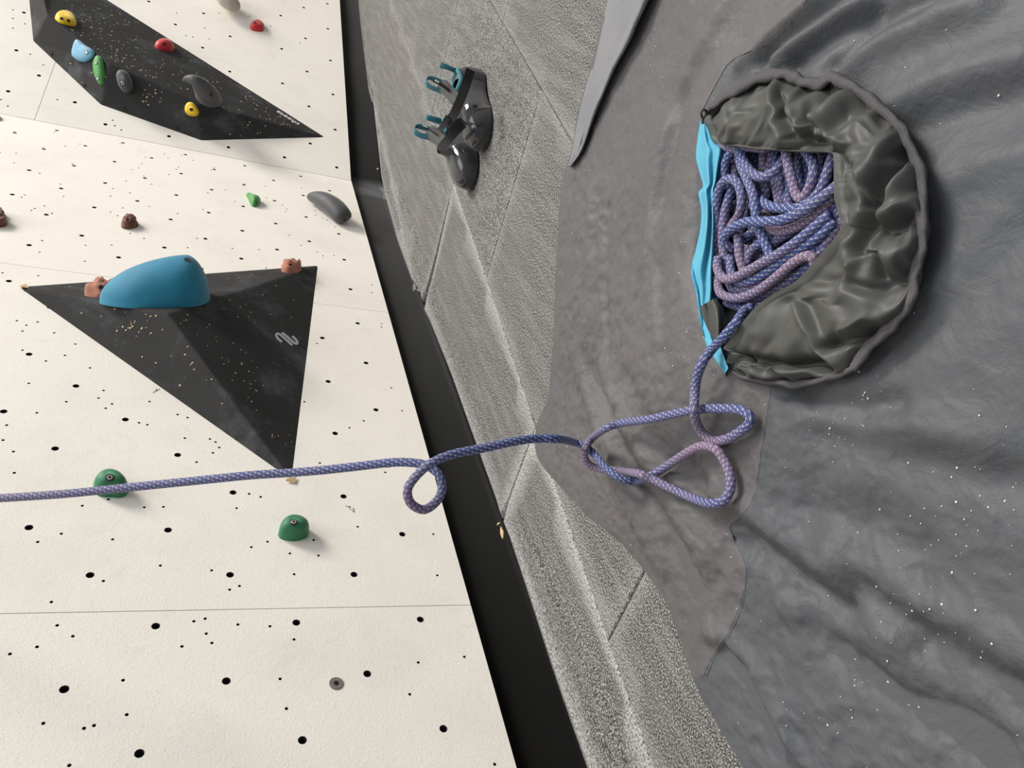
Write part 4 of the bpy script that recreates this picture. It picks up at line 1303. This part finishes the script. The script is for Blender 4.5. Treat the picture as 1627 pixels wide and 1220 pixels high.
# teal inner lining along the left side
TO = [(1113, 192), (1108, 222), (1106, 250), (1112, 275), (1117, 296), (1110, 306), (1114, 330), (1113, 360), (1106, 395), (1098, 430), (1106, 465), (1111, 500), (1120, 540), (1136, 570), (1152, 594)]
TI = [(1122, 200), (1136, 226), (1152, 236), (1148, 262), (1142, 290), (1140, 310), (1139, 335), (1139, 365), (1140, 395), (1141, 425), (1141, 450), (1140, 474), (1136, 510), (1144, 548), (1157, 585)]
n = 150; to = catmull(TO, n); ti = catmull(TI, n); V = []
k_ = 25
for i in range(n):
    f = i / (n - 1); w_ = math.sin(math.pi * min(1, max(0, f))) ** .5
    for j in range(k_):
        g = j / (k_ - 1)
        px = to[i] * (1 - g) + ti[i] * g
        z = .022 + .020 * math.sin(math.pi * min(g * 1.1, 1)) * w_ + .012 * g
        z += .0055 * w_ * math.sin(g * 15 + f * 7 + 1.2 * math.sin(f * 9)) + .004 * float(fbm(np.array(f * 11), np.array(g * 3), 3, 5))
        w0 = P(px[0], px[1], z); V.append(P(px[0], px[1], max(z, zs(w0[0], w0[1]) + .004 + .004 * g)))
    V.append(P(ti[i][0] + 3, ti[i][1], .02)); V.append(P(ti[i][0] + 5, ti[i][1], .008))
V_edge = [V[i * (k_ + 2)] for i in range(n)]
mesh_obj('teal_inner_lining', V, grid_faces(n, k_ + 2), M['tealcloth'], bag, True)['label'] = 'pleated teal inner lining at the mouth'
# skirt under the teal edge so that it rests on the cloth
V = []
for i in range(n):
    a = np.array(V_edge[i]); b = np.array([a[0], a[1] + .004, zs(a[0], a[1] + .004)]); V += [a, b]
mesh_obj('lining_edge', V, grid_faces(n, 2), M['tealcloth'], bag, True)
# grey tongue of cloth by the rope exit
fa = catmull([(1112, 487), (1117, 505), (1124, 522), (1137, 546)], 16); fb = catmull([(1136, 473), (1148, 488), (1153, 508), (1150, 530)], 16); V = []
for i in range(16):
    for j in range(12):
        g = j / 11; px = fa[i] * (1 - g) + fb[i] * g
        V.append(P(px[0], px[1], .050 + .012 * math.sin(math.pi * g) + .005 * math.sin(g * 9 + i * .3)))
mesh_obj('cloth_flap', V, grid_faces(16, 12), M['lining'], bag, True)
# black disc under the coils: shade between the strands put in as colour
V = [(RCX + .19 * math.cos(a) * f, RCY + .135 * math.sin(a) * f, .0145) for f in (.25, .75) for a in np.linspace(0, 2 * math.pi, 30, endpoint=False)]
mesh_obj('shaded_bag_bottom', V, grid_faces(2, 30, True) + [tuple(range(30))], M['web'], bag)

# ------------------------------------------------------------------ the rope
rope = empty('climbing_rope', (.7, .2, .02))
tag(rope, 'blue and pink braided climbing rope coiled in the bag mouth and running up the wall', 'rope')
RR = .0053


def strand(pts3, name='rope_strand', sides=14, ds=.0032, rose=.3):
    p = catmull(pts3, 400); L = arclen(p)[-1]
    q = catmull(pts3, max(12, int(L / ds)))
    v, f, uv = tube(q, RR, sides)
    off = strand.off; strand.off += L + .37
    uv = [(a + off, b) for a, b in uv]
    o = mesh_obj(name, v, f, M['rope'], rope, True, uv)
    ring = np.arange(len(q)) / (len(q) - 1)
    if np.isscalar(rose): rv = rose + .35 * np.sin(ring * 5 + off * 3) * (1 - abs(rose - .5))
    else:
        ctl = np.asarray(pts3, float); ca = arclen(ctl); rv = np.interp(ring, ca / ca[-1], rose)
    a = o.data.attributes.new('rose', 'FLOAT', 'POINT'); a.data.foreach_set('value', np.clip(np.repeat(rv, sides + 1), 0, 1).astype(np.float32))
    return o


strand.off = 0.0
def z8(x, y): return (1120 + x / 6.42, 215 + y / 6.42)
def z7(x, y): return (1060 + x / 3.698, 380 + y / 3.698)
def zl(l): return .022 + l * .0095


def coil(pts, lv, rose=None):
    if rose is None: coil.k += 1; rose = (.15, .55, .25, .7, .1, .4)[coil.k % 6]
    n = len(pts); lv = [lv] * n if np.isscalar(lv) else lv
    strand([P(x, y, zl(l)) for (x, y), l in zip(pts, lv)], rose=rose)


coil.k = 0
Z = lambda *a: [z8(x, y) for x, y in a]
Y7 = lambda *a: [z7(x, y) for x, y in a]
# background strands, lowest
for pts in (Z((590, 60), (595, 200), (590, 350), (575, 600), (560, 760)), Z((495, 60), (500, 190), (510, 320), (520, 460)), Z((660, 60), (690, 190), (665, 320), (620, 470), (600, 640)),
            Z((730, 60), (720, 200), (745, 330), (770, 480), (790, 700)), Z((700, 400), (725, 520), (750, 640), (765, 780)), Z((960, 80), (965, 220), (960, 330), (985, 470), (990, 560)),
            Z((1180, 100), (1205, 220), (1190, 360), (1150, 480)), Z((860, 420), (870, 540), (850, 640), (860, 760)), Z((300, 220), (300, 330), (300, 480), (270, 640)), Z((640, 480), (625, 600), (600, 700)),
            Z((430, 560), (420, 700), (400, 860), (370, 980)), Z((130, 640), (120, 800), (120, 980), (130, 1180))):
    coil(pts, -.1)
for k in range(9):
    r = random.Random(100 + k); x0 = r.uniform(150, 1250); y0 = r.uniform(60, 1500); a = r.uniform(-.6, .6) + (0 if k % 2 else 1.1)
    pts = Z(*[(x0 + t * math.sin(a) + 40 * math.sin(t * .01 + k), y0 + t * math.cos(a)) for t in (-420, -200, 0, 200, 420)])
    pts = [(min(max(px, 1146), 1345), min(max(py, 225), 470)) for px, py in pts]
    pts = [p_ for p_ in pts if not (p_[0] > 1250 and p_[1] > 430)]
    if len(pts) > 2: coil([(px + r.uniform(-3, 3), py + r.uniform(-3, 3)) for px, py in pts], -.55)
# fan of strands toward the right edge
for pts, l in ((Z((1000, 1330), (1110, 1170), (1230, 990), (1350, 820), (1420, 700)), .8), (Z((1100, 1330), (1220, 1150), (1330, 980), (1430, 850)), .6), (Z((900, 1330), (1010, 1180), (1130, 1010), (1260, 860), (1400, 700)), .2), (Z((1170, 1380), (1290, 1180), (1400, 1000)), -.1),
               (Z((690, 1110), (760, 1050), (850, 1000), (1000, 900)), .5), (Z((560, 1000), (640, 1090), (660, 1200)), .3), (Z((400, 1080), (460, 1010), (530, 960), (600, 930)), .4), (Z((800, 1250), (950, 1080), (1080, 960), (1200, 850), (1360, 700)), .7)):
    coil(pts, l)
coil(Z((420, 1330), (450, 1230), (510, 1140), (600, 1080), (680, 1010)), .9)
coil(Z((170, 60), (215, 105), (290, 135), (380, 130), (470, 118), (580, 132), (660, 120)), [1.2, 1.7, 1.8, 1.7, 1.7, 1.5, 1.0], .7)
coil(Z((330, 100), (270, 170), (220, 260), (205, 350), (205, 450), (230, 560)), [1.4, 1.4, 1.2, 1.0, .8, .4], .1)
# U loop at the top
coil(Z((330, 80), (365, 180), (410, 290), (490, 390), (590, 425), (690, 385), (770, 300), (820, 220), (850, 120)), [1.2, 1.9, 2.0, 2.0, 2.0, 1.9, 1.6, 1.2, 1.0], .05)
coil(Z((810, 80), (830, 170), (850, 290), (890, 450), (930, 590), (975, 645), (1035, 600), (1100, 440), (1110, 320), (1070, 220), (1010, 130), (990, 80)), [2.0, 2.2, 2.2, 2.0, 1.8, 1.7, 1.8, 2.0, 2.0, 1.9, 1.6, 1.3], [.6, .6, .5, .6, .8, .95, .8, .4, .15, .1, .1, .1])
coil(Z((1345, 120), (1300, 230), (1240, 420), (1180, 560), (1080, 680), (950, 742), (830, 748), (700, 735), (600, 690), (540, 620), (500, 560)), [1.8, 1.9, 1.9, 1.9, 1.9, 1.9, 1.8, 1.6, 1.3, .8, .4], .05)
# left hook loop and its inner leg
coil(Z((110, 1330), (125, 1180), (118, 960), (112, 760), (135, 590), (185, 480), (255, 445), (325, 480), (368, 580), (372, 720), (340, 830), (280, 910), (240, 1010)), [1.0, 1.2, 1.5, 1.8, 2.1, 2.2, 2.2, 2.2, 2.1, 2.0, 1.7, 1.0, .3], [.6, .5, .3, .2, .1, .1, .1, .1, .2, .4, .6, .9, .9])
coil(Z((310, 430), (275, 550), (230, 680), (197, 820), (180, 980), (180, 1100), (200, 1240), (250, 1400)), [.6, 1.0, 1.2, 1.3, 1.3, 1.3, 1.2, 1.0], .3)
coil(Z((330, 60), (345, 190), (370, 310), (430, 450), (490, 590), (512, 740), (530, 860), (560, 960), (605, 1070), (650, 1180), (690, 1260)), [1.0, 1.3, 1.5, 1.7, 2.0, 2.1, 2.0, 1.8, 1.6, 1.4, 1.2], .0)
coil(Z((600, 830), (620, 890), (690, 960), (790, 975), (940, 930), (1080, 850), (1210, 740), (1330, 600)), [.6, 1.0, 1.2, 1.3, 1.4, 1.4, 1.4, 1.4], .95)
# long top strand ending in a dark curl
coil(Z((300, 1150), (250, 1140), (205, 1100), (195, 1050), (240, 980), (330, 920), (450, 880), (600, 880), (750, 868), (900, 820), (1050, 740), (1200, 630), (1330, 530), (1420, 450)), [1.2, 1.8, 2.3, 2.6, 2.7, 2.8, 3.0, 3.1, 3.0, 2.9, 2.7, 2.5, 2.3, 2.1], .08)
coil(Z((330, 1000), (345, 1100), (355, 1230), (400, 1380), (470, 1500)), [1.6, 1.7, 1.6, 1.2, .6], .7)
# lower sweep
coil(Y7((300, 110), (296, 170), (325, 225), (380, 232), (450, 200), (560, 138), (640, 95), (740, 30), (830, -40), (960, -150)), [2.2, 2.5, 2.6, 2.6, 2.6, 2.5, 2.4, 2.2, 2.0, 1.7], [.4, .6, .8, .85, .7, .6, .4, .2, .1, .1])
coil(Y7((375, 100), (375, 185), (410, 245), (480, 250), (570, 205), (680, 130), (790, 55), (900, -20), (990, -110)), [1.2, 1.5, 1.7, 1.7, 1.7, 1.6, 1.5, 1.4, 1.2], .05)
coil(Y7((293, 230), (310, 310), (365, 343), (440, 343), (540, 300), (640, 225), (735, 145), (810, 102), (860, 110), (870, 165)), [1.6, 2.0, 2.1, 2.1, 2.0, 2.0, 2.0, 1.9, 1.7, 1.2], .85)
coil(Y7((360, 240), (385, 290), (440, 300), (540, 265), (620, 215), (740, 110), (830, 20)), [.6, .9, 1.0, 1.0, .8, .7, .6])
coil(Y7((470, 380), (570, 330), (680, 270), (780, 200), (860, 140)), .7)
coil(Y7((350, 370), (400, 390), (470, 405), (540, 400), (610, 370), (720, 300)), [.6, .9, 1.0, .9, .6, .3], .0)
coil(Y7((300, 340), (420, 350), (520, 340), (640, 290), (760, 210)), -.2)

# tail: lies over the bag, then rises up the wall
t2 = lambda x, y: (900 + x / 4.519, 600 + y / 4.519)
t5 = lambda x, y: (460 + x / 2.905, 400 + y / 2.905)
tail = []
def lie(px, py, h): tail.append(onsheet(px, py, RR + h))
for (x, y), l in zip(Y7((560, 405), (490, 410), (440, 425), (405, 490), (335, 570)), (.2, .6, 1.4, 2.6, 3.4)): tail.append(P(*z7(*(x, y) if False else (0, 0)), zl(l)) if False else None)
tail = []
for (x, y), z in zip(((1197, 488), (1185, 492), (1178, 500), (1169, 513), (1151, 534), (1133, 553)), (.036, .042, .052, .062, .062, .056)): tail.append(P(x, y, z))
for x, y, h in ((270, 0, 0),): pass
for (x, y), h in zip(((1117, 575), (1107, 602), (1104, 626)), (.024, .020, .020)): lie(x, y, h)
for (x, y), h in zip(((917, 185), (918, 235), (927, 300), (960, 375), (1015, 432), (1085, 452), (1170, 432), (1265, 375), (1322, 310), (1290, 250), (1200, 225), (1050, 222), (930, 228), (900, 234), (750, 265), (600, 298), (400, 325), (280, 365), (190, 430), (142, 495), (130, 565), (165, 625), (240, 655), (330, 662), (430, 675), (520, 690), (620, 730), (740, 790), (870, 850), (1000, 898), (1090, 898), (1150, 860), (1180, 780), (1170, 680), (1130, 590), (1075, 515), (1000, 490), (920, 508), (800, 580), (690, 655), (600, 705), (520, 738), (430, 738), (350, 700), (270, 635), (200, 550), (130, 490), (60, 466)),
                     (.026, .028, .020, .010, .006, .005, .005, .006, .007, .008, .009, .010, .011, .011, .013, .016, .020, .026, .034, .040, .038, .026, .016, .014, .016, .020, .014, .008, .006, .006, .006, .007, .008, .008, .008, .008, .008, .008, .008, .006, .006, .014, .028, .036, .034, .026, .030, .040)):
    lie(*t2(x, y), h)
dlast = 1.02
for (x, y), d in zip(((1250, 865), (1150, 862), (1050, 873), (900, 905), (750, 935), (650, 978), (580, 1040), (545, 1100), (560, 1160), (620, 1190), (680, 1150), (705, 1090), (690, 1030), (640, 990), (580, 975), (480, 972), (300, 992), (150, 1008), (0, 1020)),
                     (.955, .93, .915, .90, .885, .875, .872, .87, .872, .878, .884, .888, .892, .896, .90, .905, .912, .918, .925)):
    tail.append(DP(*t5(x, y), d))
for (x, y), d in zip(((1150, 1090), (900, 1115), (600, 1145), (300, 1175), (0, 1195), (-300, 1212), (-900, 1240), (-2400, 1300), (-5200, 1400)), (.93, .937, .945, .953, .96, .968, .985, .86, .66)):
    tail.append(DP(x / 2.905, 380 + y / 2.905, d))
rose = [.05, .05, .05, .0, .0, .05, .1, .2, .35,
        .5, .55, .7, .85, .9, .8, .5, .3, .1, .1, .1, .15, .2, .25, .2, .2, .2, .3, .6, .75, .85, .9, .9, .8, .75, .7, .65, .5, .35, .15, .1, .25, .4, .65, .8, .95, 1, .95, .7, .4, .2, 0, 0, 0, 0, 0, 0, 0,
        0, 0, 0, .05, .1, .15, .3, .5, .6, .65, .6, .4, .25, .15, .1, .1, .1, .15, .2, .15, .2, .25, .4, .55, .6, .6, .3, .5]
assert len(rose) == len(tail), (len(rose), len(tail))
strand(tail, 'rope_tail', 16, .0028, rose)
